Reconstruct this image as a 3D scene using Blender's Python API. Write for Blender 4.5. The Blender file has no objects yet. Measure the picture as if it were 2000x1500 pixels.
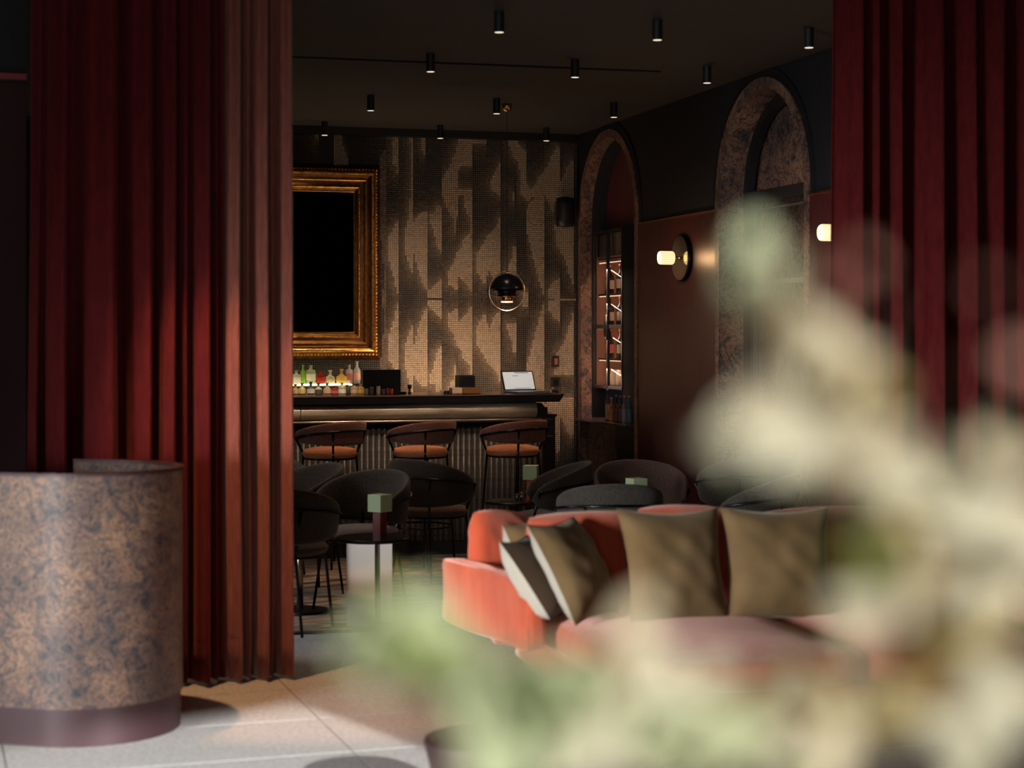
import bpy, bmesh, math, random
import numpy as np
from mathutils import Vector, Matrix

# ------------------------------------------------------------------ camera, world, lights
F = 3450.0; TH = math.radians(16.0); CZ = 1.52; HZ = 650.0
SN, CS = math.sin(TH), math.cos(TH)
C = bpy.context.scene.collection
sc = bpy.context.scene
cam = bpy.data.objects.new('camera', bpy.data.cameras.new('camera')); C.objects.link(cam)
cam.location = (0, 0, CZ); cam.rotation_euler = (math.pi/2, 0, -TH)
cam.data.sensor_width = 36; cam.data.lens = 36*F/2000; cam.data.shift_y = -0.05
cam.data.clip_start = 0.05
cam.data.dof.use_dof = True; cam.data.dof.focus_distance = 11.8; cam.data.dof.aperture_fstop = 2.0
sc.camera = cam
w = bpy.data.worlds.new('world'); sc.world = w; w.use_nodes = True
w.node_tree.nodes['Background'].inputs[0].default_value = (0.45, 0.55, 0.8, 1)
w.node_tree.nodes['Background'].inputs[1].default_value = 0.008
vs = sc.view_settings; vs.view_transform = 'Standard'; vs.look = 'None'; vs.exposure = 0; vs.gamma = 1; vs.use_curve_mapping = False

def light(name, typ, loc, target, power, col, **kw):
    l = bpy.data.lights.new(name, typ); l.energy = power; l.color = col
    for k, v in kw.items(): setattr(l, k, v)
    o = bpy.data.objects.new(name, l); C.objects.link(o); o.location = loc
    d = Vector(target)-Vector(loc); o.rotation_euler = d.to_track_quat('-Z', 'Y').to_euler()
    return o
WARM = (1.0, 0.62, 0.34); WARM2 = (1.0, 0.72, 0.48); DAY = (0.93, 0.97, 1.0)
light('window_daylight', 'AREA', (-3.7, 3.0, 1.0), (1.7, 6.8, .15), 66, DAY, shape='RECTANGLE', size=1.8, size_y=1.2, spread=math.radians(44))
light('front_fill', 'AREA', (-1.6, -2.6, 2.2), (1.4, 4.0, -.3), 20, (1.0, 0.97, 0.92), shape='RECTANGLE', size=2.4, size_y=1.6, spread=math.radians(110))  # added weak fill from behind the camera, no window of its own
light('lounge_cool_fill', 'AREA', (-3.5, 9.6, 1.9), (0.2, 9.0, 0.0), 22, (.95, .95, 1.0), shape='RECTANGLE', size=1.2, size_y=1.2, spread=math.radians(60))  # added cool light, unseen behind the curtain, for floor and chair rims
# low sun through the glazed front; the lintel over it draws the straight edge of the patch on the slabs
FN = Vector((-.3275, .9448, 0)); FT = Vector((.9448, .3275, 0)); FP = Vector((0, -3.2, 0)); ZLINT = 3.1
light('sun', 'SUN', (3.0, -6, 3), Vector((3.0, -6, 3))+FN*9.62-Vector((0, 0, ZLINT)), 7.0, (1, .985, .96), angle=math.radians(.6))
light('desk_warm_spot', 'SPOT', (.19, 6.80, 3.1), (1.28, 7.40, .2), 235, (1, .53, .25), spot_size=math.radians(40), spot_blend=.5, shadow_soft_size=.03)

# ------------------------------------------------------------------ placing helpers (measured view rays -> world)
def W(xc, zc):                     # camera-frame offsets to world x, y
    return (xc*CS+zc*SN, zc*CS-xc*SN)
def onY(px, py, Y):
    a = (px-1000)/F; zc = Y/(CS-a*SN); xc = a*zc
    return Vector((xc*CS+zc*SN, Y, CZ-(py-HZ)/F*zc))
def onX(px, py, X):
    a = (px-1000)/F; zc = X/(a*CS+SN); xc = a*zc
    return Vector((X, zc*CS-xc*SN, CZ-(py-HZ)/F*zc))
def onD(px, py, zc):
    x, y = W((px-1000)/F*zc, zc); return Vector((x, y, CZ-(py-HZ)/F*zc))
def onZ(px, py, z):
    return onD(px, py, (CZ-z)*F/(py-HZ))

# ------------------------------------------------------------------ materials
def mat(name, col=(.5,.5,.5), rough=.5, metal=0.0, **kw):
    m = bpy.data.materials.new(name); m.use_nodes = True
    b = m.node_tree.nodes['Principled BSDF']
    b.inputs['Base Color'].default_value = (*col, 1); b.inputs['Roughness'].default_value = rough
    b.inputs['Metallic'].default_value = metal
    for k, v in kw.items():
        b.inputs[k.replace('_', ' ')].default_value = v
    return m
def nodes(m): return m.node_tree.nodes, m.node_tree.links, m.node_tree.nodes['Principled BSDF']
def ramp(nt, stops):
    r = nt.new('ShaderNodeValToRGB'); e = r.color_ramp.elements
    while len(e) < len(stops): e.new(.5)
    for el, (p, c) in zip(e, stops): el.position = p; el.color = (*c, 1)
    return r
def noise_col(m, scale, stops, vec=(1,1,1), detail=4, dist=0.0, bump=0.0, bscale=None, coord='Object'):
    nt, lk, b = nodes(m)
    tc = nt.new('ShaderNodeTexCoord'); mp = nt.new('ShaderNodeMapping'); mp.inputs['Scale'].default_value = vec
    n = nt.new('ShaderNodeTexNoise'); n.inputs['Scale'].default_value = scale; n.inputs['Detail'].default_value = detail
    n.inputs['Distortion'].default_value = dist
    r = ramp(nt, stops)
    lk.new(tc.outputs[coord], mp.inputs[0]); lk.new(mp.outputs[0], n.inputs['Vector']); lk.new(n.outputs[0], r.inputs[0])
    lk.new(r.outputs[0], b.inputs['Base Color'])
    if bump:
        bp = nt.new('ShaderNodeBump'); bp.inputs['Strength'].default_value = bump; bp.inputs['Distance'].default_value = .01
        n2 = nt.new('ShaderNodeTexNoise'); n2.inputs['Scale'].default_value = bscale or scale*4; n2.inputs['Detail'].default_value = 3
        lk.new(mp.outputs[0], n2.inputs['Vector'])
        lk.new(n2.outputs[0], bp.inputs['Height']); lk.new(bp.outputs[0], b.inputs['Normal'])
    return m
def emit(name, col, s, base=None):
    m = mat(name, base or col, .4); nt, lk, b = nodes(m)
    b.inputs['Emission Color'].default_value = (*col, 1); b.inputs['Emission Strength'].default_value = s
    return m

M = {}
def burl(name, k=1.0, rough=.35, sc1=8.5):
    m = mat(name, rough=rough, Specular_IOR_Level=.4); nt, lk, b = nodes(m)
    tc = nt.new('ShaderNodeTexCoord')
    n0 = nt.new('ShaderNodeTexNoise'); n0.inputs['Scale'].default_value = sc1*.45; n0.inputs['Detail'].default_value = 3
    n1 = nt.new('ShaderNodeTexNoise'); n1.inputs['Scale'].default_value = sc1*1.5; n1.inputs['Detail'].default_value = 6
    n1.inputs['Distortion'].default_value = 2.6
    n2 = nt.new('ShaderNodeTexNoise'); n2.inputs['Scale'].default_value = sc1*4.5; n2.inputs['Detail'].default_value = 5
    n2.inputs['Distortion'].default_value = 3.5
    for n in (n0, n1, n2): lk.new(tc.outputs['Object'], n.inputs['Vector'])
    r1 = ramp(nt, [(.32, (.055*k, .050*k, .056*k)), (.44, (.115*k, .085*k, .075*k)), (.51, (.185*k, .122*k, .092*k)), (.58, (.20*k, .13*k, .092*k)), (.68, (.10*k, .080*k, .078*k))])
    r2 = ramp(nt, [(.38, (.28, .26, .29)), (.48, (.80, .74, .70)), (.60, (1.1, .98, .86))])
    r0 = ramp(nt, [(.38, (.55, .55, .62)), (.6, (1.15, 1.05, .95))])
    for n, r in ((n0, r0), (n1, r1), (n2, r2)): lk.new(n.outputs[0], r.inputs[0])
    mx = nt.new('ShaderNodeMixRGB'); mx.blend_type = 'MULTIPLY'; mx.inputs[0].default_value = .9
    lk.new(r1.outputs[0], mx.inputs[1]); lk.new(r2.outputs[0], mx.inputs[2])
    mx2 = nt.new('ShaderNodeMixRGB'); mx2.blend_type = 'MULTIPLY'; mx2.inputs[0].default_value = 1
    lk.new(mx.outputs[0], mx2.inputs[1]); lk.new(r0.outputs[0], mx2.inputs[2])
    lk.new(mx2.outputs[0], b.inputs['Base Color'])
    return m
M['burl'] = burl('burl_laminate', 1.28, .5)
M['burl_wall'] = burl('burl_wall', 1.5, .45, 4.0)
M['navy'] = mat('navy_paint', (.008, .009, .015), .65)
M['ceiling'] = noise_col(mat('ceiling_paint', rough=.75), 1.3, [(.3, (.030, .027, .026)), (.7, (.040, .034, .031))])
M['terrazzo'] = noise_col(mat('pale_terrazzo', rough=.5), 55, [(.3, (.36, .345, .325)), (.5, (.50, .485, .46)), (.7, (.57, .56, .54))], detail=6)
M['grout'] = mat('floor_grout', (.07, .06, .055), .9)
M['darkmetal'] = mat('black_metal', (.012, .012, .014), .35, .6)
M['blackpaint'] = mat('black_satin', (.010, .010, .013), .45)
M['chairframe'] = mat('black_tube', (.02, .02, .022), .25, .9)
M['maroonmetal'] = mat('maroon_metal', (.045, .018, .021), .5, .2)
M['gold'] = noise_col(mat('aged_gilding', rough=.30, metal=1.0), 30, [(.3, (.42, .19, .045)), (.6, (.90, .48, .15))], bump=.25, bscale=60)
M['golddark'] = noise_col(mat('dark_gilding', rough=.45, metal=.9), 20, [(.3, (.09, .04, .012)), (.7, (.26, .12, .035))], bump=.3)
M['mirrorblack'] = mat('dark_mirror', (.010, .011, .016), .06, 1.0)
M['mirror'] = mat('mirror_silver', (.75, .72, .68), .04, 1.0)
M['brass'] = mat('brass', (.85, .52, .24), .22, 1.0)
M['copper'] = mat('rose_gold', (.95, .58, .40), .18, 1.0)
M['chrome'] = mat('polished_chrome', (.52, .49, .47), .08, 1.0)
M['velvet'] = noise_col(mat('crimson_velvet', rough=.9, Specular_IOR_Level=.1, Sheen_Weight=.3, Sheen_Roughness=.35), 40,
                        [(.3, (.080, .007, .008)), (.7, (.115, .011, .012))], vec=(1, 1, .3), bump=.15, bscale=120)
nodes(M['velvet'])[2].inputs['Sheen Tint'].default_value = (1, .42, .3, 1)
M['coral'] = noise_col(mat('coral_velvet', rough=.85, Specular_IOR_Level=.1, Sheen_Weight=.8, Sheen_Roughness=.5), 7,
                       [(.3, (.37, .050, .018)), (.7, (.48, .088, .040))], vec=(3, 3, .5), bump=.12, bscale=50)
nodes(M['coral'])[2].inputs['Sheen Tint'].default_value = (1, .62, .52, 1)
M['taupe'] = noise_col(mat('brown_velvet', rough=.85, Specular_IOR_Level=.1, Sheen_Weight=.35, Sheen_Roughness=.4), 6,
                       [(.3, (.13, .078, .032)), (.7, (.20, .125, .058))], bump=.15, bscale=30)
nodes(M['taupe'])[2].inputs['Sheen Tint'].default_value = (1, .8, .55, 1)
M['darkbrown'] = noise_col(mat('dark_brown_velvet', rough=.85, Specular_IOR_Level=.1, Sheen_Weight=.1), 6,
                       [(.3, (.035, .020, .010)), (.7, (.062, .036, .02))], bump=.15, bscale=30)
M['cream'] = mat('cream_cloth', (.40, .35, .28), .9)
def cloth(name, a, b2, sc_=260):
    return noise_col(mat(name, rough=.95, Specular_IOR_Level=.15, Sheen_Weight=.15), sc_, [(.38, a), (.62, b2)], detail=2, bump=.25, bscale=sc_)
M['boucle_dark'] = cloth('charcoal_weave', (.008, .006, .005), (.030, .023, .018))
M['boucle_grey'] = cloth('grey_weave', (.014, .012, .010), (.062, .050, .040))
M['boucle_light'] = cloth('light_weave', (.05, .045, .04), (.30, .27, .24), 120)
M['boucle_plum'] = cloth('plum_weave', (.10, .042, .034), (.30, .135, .105))
M['orange'] = cloth('orange_weave', (.36, .13, .06), (.66, .29, .15))
M['seatbrown'] = cloth('brown_weave', (.03, .018, .014), (.11, .065, .048))
M['stone'] = noise_col(mat('travertine', rough=.35), 9, [(.3, (.25, .20, .14)), (.55, (.46, .38, .28)), (.75, (.56, .47, .36))], vec=(.4, 1, 2), detail=6, bump=.1)
M['flute'] = noise_col(mat('fluted_metal', rough=.38, metal=.5), 14, [(.3, (.030, .027, .025)), (.7, (.085, .072, .062))], vec=(1, 1, 3), detail=5, bump=.1)
M['green'] = mat('pale_green_lacquer', (.33, .42, .24), .45)
M['lampred'] = mat('maroon_lacquer', (.14, .012, .010), .4)
M['lamporange'] = mat('orange_lacquer', (.55, .09, .02), .5)
M['lacquer'] = mat('maroon_panel', (.065, .009, .013), .38, .0, Specular_IOR_Level=.75)
_nt, _lk, _b = nodes(M['lacquer'])
_tc = _nt.new('ShaderNodeTexCoord'); _mp = _nt.new('ShaderNodeMapping'); _mp.inputs['Scale'].default_value = (60, 60, 5)
_n = _nt.new('ShaderNodeTexNoise'); _n.inputs['Scale'].default_value = 1.0; _n.inputs['Detail'].default_value = 3
_bp = _nt.new('ShaderNodeBump'); _bp.inputs['Strength'].default_value = .35; _bp.inputs['Distance'].default_value = .004
_lk.new(_tc.outputs['Object'], _mp.inputs[0]); _lk.new(_mp.outputs[0], _n.inputs['Vector']); _lk.new(_n.outputs[0], _bp.inputs['Height']); _lk.new(_bp.outputs[0], _b.inputs['Normal'])
M['glass'] = mat('clear_glass', (.95, 1, .97), .02, 0, Transmission_Weight=1.0, IOR=1.45)
def bottle_glass(name, c): return mat(name, c, .08, 0, Transmission_Weight=.55, IOR=1.4)
M['wood'] = noise_col(mat('oak_box', rough=.5), 8, [(.3, (.60, .40, .24)), (.7, (.78, .56, .36))], vec=(1, 6, 6))
M['brassbox'] = mat('ochre_box', (.26, .12, .03), .45, .3)

# ------------------------------------------------------------------ mesh helpers
def obj(name, me_or_bm, m=None, parent=None, smooth=False):
    if isinstance(me_or_bm, bmesh.types.BMesh):
        me = bpy.data.meshes.new(name); me_or_bm.normal_update(); me_or_bm.to_mesh(me); me_or_bm.free()
    else: me = me_or_bm
    if m is not None and not len(me.materials): me.materials.append(M[m] if isinstance(m, str) else m)
    if smooth: me.polygons.foreach_set('use_smooth', [True]*len(me.polygons))
    o = bpy.data.objects.new(name, me); C.objects.link(o)
    if parent is not None: o.parent = parent
    return o
def tag(o, label, cat, group=None, kind=None):
    o['label'] = label; o['category'] = cat
    if group: o['group'] = group
    if kind: o['kind'] = kind
    return o
def thing(name, label, cat, loc=(0,0,0), rz=0, group=None):
    o = bpy.data.objects.new(name, None); C.objects.link(o); o.empty_display_size = .1
    o.location = loc; o.rotation_euler = (0, 0, rz)
    return tag(o, label, cat, group)
def struct(o, label=None, cat=None):
    o['kind'] = 'structure'
    if label: o['label'] = label
    if cat: o['category'] = cat
    return o
def box(bm, c, s, rz=0, bev=0.0):
    r = bmesh.ops.create_cube(bm, size=1)
    vs_ = r['verts']
    bmesh.ops.scale(bm, vec=Vector(s), verts=vs_)
    if bev:
        es = list({e for v in vs_ for e in v.link_edges})
        rr = bmesh.ops.bevel(bm, geom=es, offset=bev, segments=2, profile=.7, affect='EDGES')
        vs_ = list({v for f in rr['faces'] for v in f.verts} | {v for v in vs_ if v.is_valid})
    if rz: bmesh.ops.rotate(bm, cent=(0,0,0), matrix=Matrix.Rotation(rz, 3, 'Z'), verts=vs_)
    bmesh.ops.translate(bm, vec=Vector(c), verts=vs_)
def B(c, s, rz=0, bev=0.0):
    bm = bmesh.new(); box(bm, c, s, rz, bev); return bm
def lathe(bm, prof, n=20, c=(0,0,0), axis='Z'):
    rows = []
    for r, z in prof:
        row = []
        for i in range(n):
            a = 2*math.pi*i/n
            p = (r*math.cos(a), r*math.sin(a), z) if axis == 'Z' else ((z, r*math.cos(a), r*math.sin(a)) if axis == 'X' else (r*math.cos(a), z, r*math.sin(a)))
            row.append(bm.verts.new((p[0]+c[0], p[1]+c[1], p[2]+c[2])))
        rows.append(row)
    for a, b in zip(rows, rows[1:]):
        for i in range(n): bm.faces.new((a[i], a[(i+1) % n], b[(i+1) % n], b[i]))
    bm.faces.new(rows[0][::-1]); bm.faces.new(rows[-1])
    return bm
def tube(bm, pts, r, n=8, closed=False):
    pts = [Vector(p) for p in pts]; rows = []
    N = len(pts); up0 = None
    for i, p in enumerate(pts):
        if closed: t = pts[(i+1) % N]-pts[i-1]
        else: t = pts[min(i+1, N-1)]-pts[max(i-1, 0)]
        t.normalize()
        if up0 is None:
            up0 = Vector((0,0,1)) if abs(t.z) < .9 else Vector((1,0,0))
        a = t.cross(up0).normalized(); b = a.cross(t).normalized(); up0 = b
        rows.append([bm.verts.new(p+a*r*math.cos(2*math.pi*k/n)+b*r*math.sin(2*math.pi*k/n)) for k in range(n)])
    rng = list(zip(rows, rows[1:]))
    if closed: rng.append((rows[-1], rows[0]))
    for a, b in rng:
        for k in range(n): bm.faces.new((a[k], a[(k+1) % n], b[(k+1) % n], b[k]))
    if not closed: bm.faces.new(rows[0][::-1]); bm.faces.new(rows[-1])
    return bm
def extrude_poly(pts, d, m3):       # 2-D outline list of loops (first outer, others holes) -> mesh through a filled curve
    cu = bpy.data.curves.new('c', 'CURVE'); cu.dimensions = '2D'; cu.fill_mode = 'BOTH'; cu.extrude = d/2
    for lp in pts:
        s = cu.splines.new('POLY'); s.points.add(len(lp)-1); s.use_cyclic_u = True
        for q, p in zip(s.points, lp): q.co = (p[0], p[1], 0, 1)
    o = bpy.data.objects.new('c', cu); C.objects.link(o)
    dg = bpy.context.evaluated_depsgraph_get()
    me = bpy.data.meshes.new_from_object(o.evaluated_get(dg)); me.transform(m3)
    bpy.data.objects.remove(o); bpy.data.curves.remove(cu)
    return me

# ------------------------------------------------------------------ the room
XR = 4.45; YB = 13.6; HC = 3.12
XL = -3.9; YF = -3.2
# floor: stone slabs in front, one bed under them
fl = struct(obj('floor', B((1.6, 5.0, -.017), (11.4, 19.4, .04)), 'grout'))
slab = {}
ang = math.radians(2.5)
def slab_mesh(wx, wy):
    k = (round(wx, 3), round(wy, 3))
    if k not in slab:
        bm = B((0, 0, -.005), (wx-.005, wy-.005, .014)); me = bpy.data.meshes.new('slab'); bm.to_mesh(me); bm.free(); me.materials.append(M['terrazzo']); slab[k] = me
    return slab[k]
p0 = onZ(605, 1400, 0)
TW, TL = 1.20, .58
ca, sa = math.cos(ang), math.sin(ang)
oy = onZ(520, 1352, 0)
for i in range(-4, 6):
    for j in range(-16, 5):
        cx = p0.x + ((i+.5)*TW)*ca - ((j+.5)*TL)*sa
        cy = oy.y + ((i+.5)*TW)*sa + ((j+.5)*TL)*ca
        if cx < XL or cx > 6.5 or cy > 9.6 or (cx > 4.3 and cy > 7.6): continue
        o = obj('floor_slab', slab_mesh(TW, TL), None, fl); o.location = (cx, cy, .003); o.rotation_euler = (0, 0, ang)
# inner room stone bed beyond the slabs (under the carpet)
HC2 = 3.5
bm = bmesh.new()
cp = [(XL-.1, 7.92), (5.6, 7.53), (7.1, 7.53), (7.1, YB+.2), (XL-.1, YB+.2)]
f = bm.faces.new([bm.verts.new((x, y, HC)) for x, y in cp]); r = bmesh.ops.extrude_face_region(bm, geom=[f]); bmesh.ops.translate(bm, vec=(0, 0, .42), verts=[v for v in r['geom'] if isinstance(v, bmesh.types.BMVert)])
bmesh.ops.recalc_face_normals(bm, faces=bm.faces[:]); struct(obj('ceiling', bm, 'ceiling'))
bm = bmesh.new(); q0 = FP-FT*4.3; q1 = FP+FT*7.6
f = bm.faces.new([bm.verts.new((x, y, HC2)) for x, y in ((q0.x, q0.y), (q1.x, q1.y), (7.2, 8.2), (XL-.2, 8.2))]); r = bmesh.ops.extrude_face_region(bm, geom=[f]); bmesh.ops.translate(bm, vec=(0, 0, .1), verts=[v for v in r['geom'] if isinstance(v, bmesh.types.BMVert)])
bmesh.ops.recalc_face_normals(bm, faces=bm.faces[:]); struct(obj('ceiling', bm, 'ceiling'))
# carpet
rug_m = mat('streaked_carpet', rough=.95, Specular_IOR_Level=.1)
nt, lk, b = nodes(rug_m)
tc = nt.new('ShaderNodeTexCoord'); mp = nt.new('ShaderNodeMapping'); mp.inputs['Scale'].default_value = (1.1, 3.6, 1)
n1 = nt.new('ShaderNodeTexNoise'); n1.inputs['Scale'].default_value = 1.6; n1.inputs['Detail'].default_value = 7; n1.inputs['Distortion'].default_value = 1.2
r1 = ramp(nt, [(.32, (.03, .027, .03)), (.44, (.12, .085, .06)), (.5, (.36, .27, .19)), (.56, (.14, .11, .09)), (.66, (.30, .26, .23)), (.75, (.07, .06, .06))])
lk.new(tc.outputs['Object'], mp.inputs[0]); lk.new(mp.outputs[0], n1.inputs[0]); lk.new(n1.outputs[0], r1.inputs[0]); lk.new(r1.outputs[0], b.inputs['Base Color'])
ye = onZ(600, 1241, 0).y
rug = obj('carpet', B((.9, (ye+11.45)/2, .014), (6.6, 11.45-ye, .016), 0, .004), rug_m)
tag(rug, 'grey brown streaked carpet lying under the lounge chairs before the bar', 'carpet')
# back wall with mosaic
struct(obj('wall_back', B((.3, YB+.1, HC/2), (8.6, .2, HC)), 'navy'))
struct(obj('trim_1', B((.2, YB-.03, HC-.03), (8.4, .06, .06)), 'blackpaint'))

# mosaic picture (outline points of the pale brush strokes, mirrored at the middle course)
POLY = [
 [(602,262),(623,262),(623,282),(614,272),(603,264)],
 [(652,262),(664,262),(668,285),(672,300),(676,310),(680,324),(652,324)],
 [(765,262),(777,262),(777,338),(773,325),(766,318)],
 [(776,437),(778.5,437),(778.5,571),(775,566),(771,549),(767,532),(763,521),(759,504),(759,471),(763,464),(767,457),(771,447)],
 [(797,262),(805.5,262),(805.5,529),(803,529),(799,511),(795,503),(791,490),(791,455),(795,447),(799,420),(801,395),(801,280),(797,278)],
 [(825,264),(833,264),(833,325),(829,300),(825,290)],
 [(833.5,420),(833.5,560),(831,560),(827,553),(824,546),(819,532),(815,517),(811,498),(807,483),(806,447),(808,443),(812,431),(819,424.5),(826,419)],
 [(861,402),(862.5,488),(858,483),(854.5,479),(850.5,465),(847,448),(842.5,438),(838,432),(838,423),(850,420),(853,407)],
 [(862.5,549),(862.5,581),(846,581),(838,578),(834,574),(838,571),(847,563),(854,555)],
 [(896,268),(952,268),(950,276),(921,277),(921,321),(901,322),(896,328),(893,339),(893,420),(890,452),(886,450),(885.6,423),(881,419),(877.6,412),(873,400),(869,393),(865,383),(865,354),(869,345),(873,338),(878,329),(881,325),(885,313),(888,305),(892.5,292)],
 [(896,375),(921,375),(921,434),(918,434),(917,419),(913,413),(910,404),(906,393),(905,378),(896,377)],
 [(918,444),(921.5,444),(921.5,566),(918,566),(914,557),(907,546),(902.5,541),(895,533),(895,562),(891,562),(886,557),(878,553),(875,548),(875,535),(878,530),(882,522),(886,518),(890,503),(894,494),(901,486),(905,473),(910,464),(918,458)],
 [(976,424),(979.5,424),(979.5,560),(970,553),(962,543),(960,533),(957,525),(953,525),(952,537),(949,549),(945,549),(942,543),(937.6,537),(933.6,529),(929.6,521),(929.6,499),(936,492),(944,479),(949,471),(956,458),(960,454),(968,446),(972,438)],
 [(975,320),(979,320),(979,381),(975,377),(968,371),(960,367),(960,353),(964.6,343),(971,334),(972,328)],
 [(990,268),(1008,270),(1013,279),(1018,288),(1023,292),(1028.7,296),(1028.7,360),(1033,364),(1039,374),(1037,384),(1032,388),(1026,383),(1022,375),(1017.5,372),(1017.5,328),(1014,324),(1014,310),(1009,306),(1001,296),(998,282),(993,278)],
 [(1003,485),(1007.5,485),(1007.5,534),(991,534),(992,522),(996,514),(1000,506)],
 [(999,376),(1006,376),(1006,384),(1002,384)],
 [(1087,284),(1093,289),(1093,357),(1098.5,350),(1102,339),(1106,329),(1109,323),(1116.6,311),(1120,311),(1120,384),(1085,384),(1080,409),(1076,402),(1073,388),(1070,381),(1064,373),(1061,377),(1039,377),(1037,373),(1041,366),(1049.5,354),(1056,342),(1060,339),(1067,326),(1072,320),(1075,310),(1079,300),(1087,290)],
 [(1064,382),(1064,574),(1062,574),(1058.7,560),(1054,548),(1050,530),(1046,518),(1042,501),(1038,483),(1034.4,469),(1030.4,453),(1030.4,409),(1034.5,397),(1039,392),(1050,385)],
 [(1093,543),(1096,543),(1096,582),(1085,581),(1073,577),(1069,573),(1073,567),(1077,559),(1081,554),(1088,548)],
 [(1084,437),(1120.5,437),(1120.5,553),(1116.5,548),(1115,534),(1111,529),(1107,509),(1103,498),(1097,488),(1092,481),(1088,473)],
 [(1022,573),(1034,573),(1034,584),(1022,584)],
]
MID = [[(749,297),(753.5,297),(753.5,584),(745,584),(745,571),(752,560),(743,455),(743,322),(741,312)]]
CUTS = [623.5, 651, 753.8, 778.8, 806, 834, 862.8, 893, 921.8, 980, 1008.5, 1029, 1064.3, 1096.5, 1120.8]
def inside(px, py, poly):
    r = np.zeros(px.shape, bool); n = len(poly)
    for i in range(n):
        x1, y1 = poly[i]; x2, y2 = poly[(i+1) % n]
        if y1 == y2: continue
        c = ((y1 > py) != (y2 > py)) & (px < (x2-x1)*(py-y1)/(y2-y1)+x1)
        r ^= c
    return r
PT = .01663
xr_m = onY(1131.5, 500, YB).x
zt = HC-.06
nx, nz = 158, int((zt-.0)/PT)
ii, jj = np.meshgrid(np.arange(nx), np.arange(nz), indexing='ij')
Xc = xr_m-(ii+.5)*PT; Zc = zt-(jj+.5)*PT
yf = YB-.012
zcam = Xc*SN+yf*CS; xcam = Xc*CS-yf*SN
PX = 1000+F*xcam/zcam; PYn = HZ-F*(Zc-CZ)/(Xc.mean()*SN+yf*CS)
xn = PX
# rows straightened to the middle of the wall so that the strokes follow the courses
PY = HZ-F*(Zc-CZ)/(onY(900, 500, yf).x*SN+yf*CS)
pym = np.where(PY > 584, 1168-PY, PY)
light_ = np.zeros(PX.shape, bool)
for p in POLY: light_ |= inside(PX, pym, p)
midm = np.zeros(PX.shape, bool)
for p in MID: midm |= inside(PX, pym, p)
strip = np.searchsorted(np.array(CUTS), PX)
dist = np.full(PX.shape, 99.0); dist[light_] = 0
for dx in range(0, 9):
    for dy in range(-11, 12):
        if dx == 0 and dy == 0: continue
        dd = math.hypot(dx, dy*.62)
        # flagged tile lies dx columns to the right (smaller i) and dy rows away
        sh = np.full(PX.shape, False); st = np.full(PX.shape, -1)
        i0, i1 = dx, nx
        a = light_[0:nx-dx, :]; s_ = strip[0:nx-dx, :]
        jd0, jd1 = max(0, -dy), min(nz, nz-dy)
        sh[dx:nx, jd0:jd1] = a[:, jd0+dy:jd1+dy]; st[dx:nx, jd0:jd1] = s_[:, jd0+dy:jd1+dy]
        ok = sh & (st == strip)
        dist = np.where(ok & (dd < dist), dd, dist)
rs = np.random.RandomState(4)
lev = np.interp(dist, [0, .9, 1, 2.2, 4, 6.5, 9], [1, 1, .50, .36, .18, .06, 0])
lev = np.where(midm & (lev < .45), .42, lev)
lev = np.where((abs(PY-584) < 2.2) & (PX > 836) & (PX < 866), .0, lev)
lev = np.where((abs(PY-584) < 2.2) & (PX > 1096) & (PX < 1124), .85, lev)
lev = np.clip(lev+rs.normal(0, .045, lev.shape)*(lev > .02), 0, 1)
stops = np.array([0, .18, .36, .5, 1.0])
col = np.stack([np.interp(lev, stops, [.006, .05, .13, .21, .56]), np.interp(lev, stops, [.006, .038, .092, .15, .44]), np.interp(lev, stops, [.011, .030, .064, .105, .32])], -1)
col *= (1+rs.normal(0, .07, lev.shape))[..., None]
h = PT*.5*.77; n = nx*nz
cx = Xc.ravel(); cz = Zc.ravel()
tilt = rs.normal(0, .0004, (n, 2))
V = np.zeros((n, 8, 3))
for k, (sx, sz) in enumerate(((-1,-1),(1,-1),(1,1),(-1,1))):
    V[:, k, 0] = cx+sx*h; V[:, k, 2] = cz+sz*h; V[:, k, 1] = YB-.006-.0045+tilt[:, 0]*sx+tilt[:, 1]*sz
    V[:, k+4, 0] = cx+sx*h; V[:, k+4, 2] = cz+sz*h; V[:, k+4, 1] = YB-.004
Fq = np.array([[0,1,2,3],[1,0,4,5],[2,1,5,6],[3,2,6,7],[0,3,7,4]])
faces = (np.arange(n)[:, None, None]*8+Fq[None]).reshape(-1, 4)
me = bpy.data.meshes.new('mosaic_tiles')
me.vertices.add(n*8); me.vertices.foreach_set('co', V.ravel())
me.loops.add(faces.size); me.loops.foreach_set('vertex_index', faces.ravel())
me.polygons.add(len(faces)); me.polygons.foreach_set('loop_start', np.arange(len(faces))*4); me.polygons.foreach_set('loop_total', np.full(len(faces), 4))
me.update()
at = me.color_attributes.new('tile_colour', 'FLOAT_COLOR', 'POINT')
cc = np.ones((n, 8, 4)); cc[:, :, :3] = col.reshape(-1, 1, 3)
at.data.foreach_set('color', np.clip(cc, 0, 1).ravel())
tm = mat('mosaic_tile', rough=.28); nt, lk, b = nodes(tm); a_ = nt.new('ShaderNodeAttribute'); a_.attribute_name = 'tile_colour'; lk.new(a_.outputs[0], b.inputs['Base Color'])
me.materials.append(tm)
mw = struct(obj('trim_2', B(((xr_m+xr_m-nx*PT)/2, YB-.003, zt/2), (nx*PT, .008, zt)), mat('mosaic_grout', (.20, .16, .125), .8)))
mt = obj('mosaic_tile', me, None, mw); mt['kind'] = 'stuff'

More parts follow.
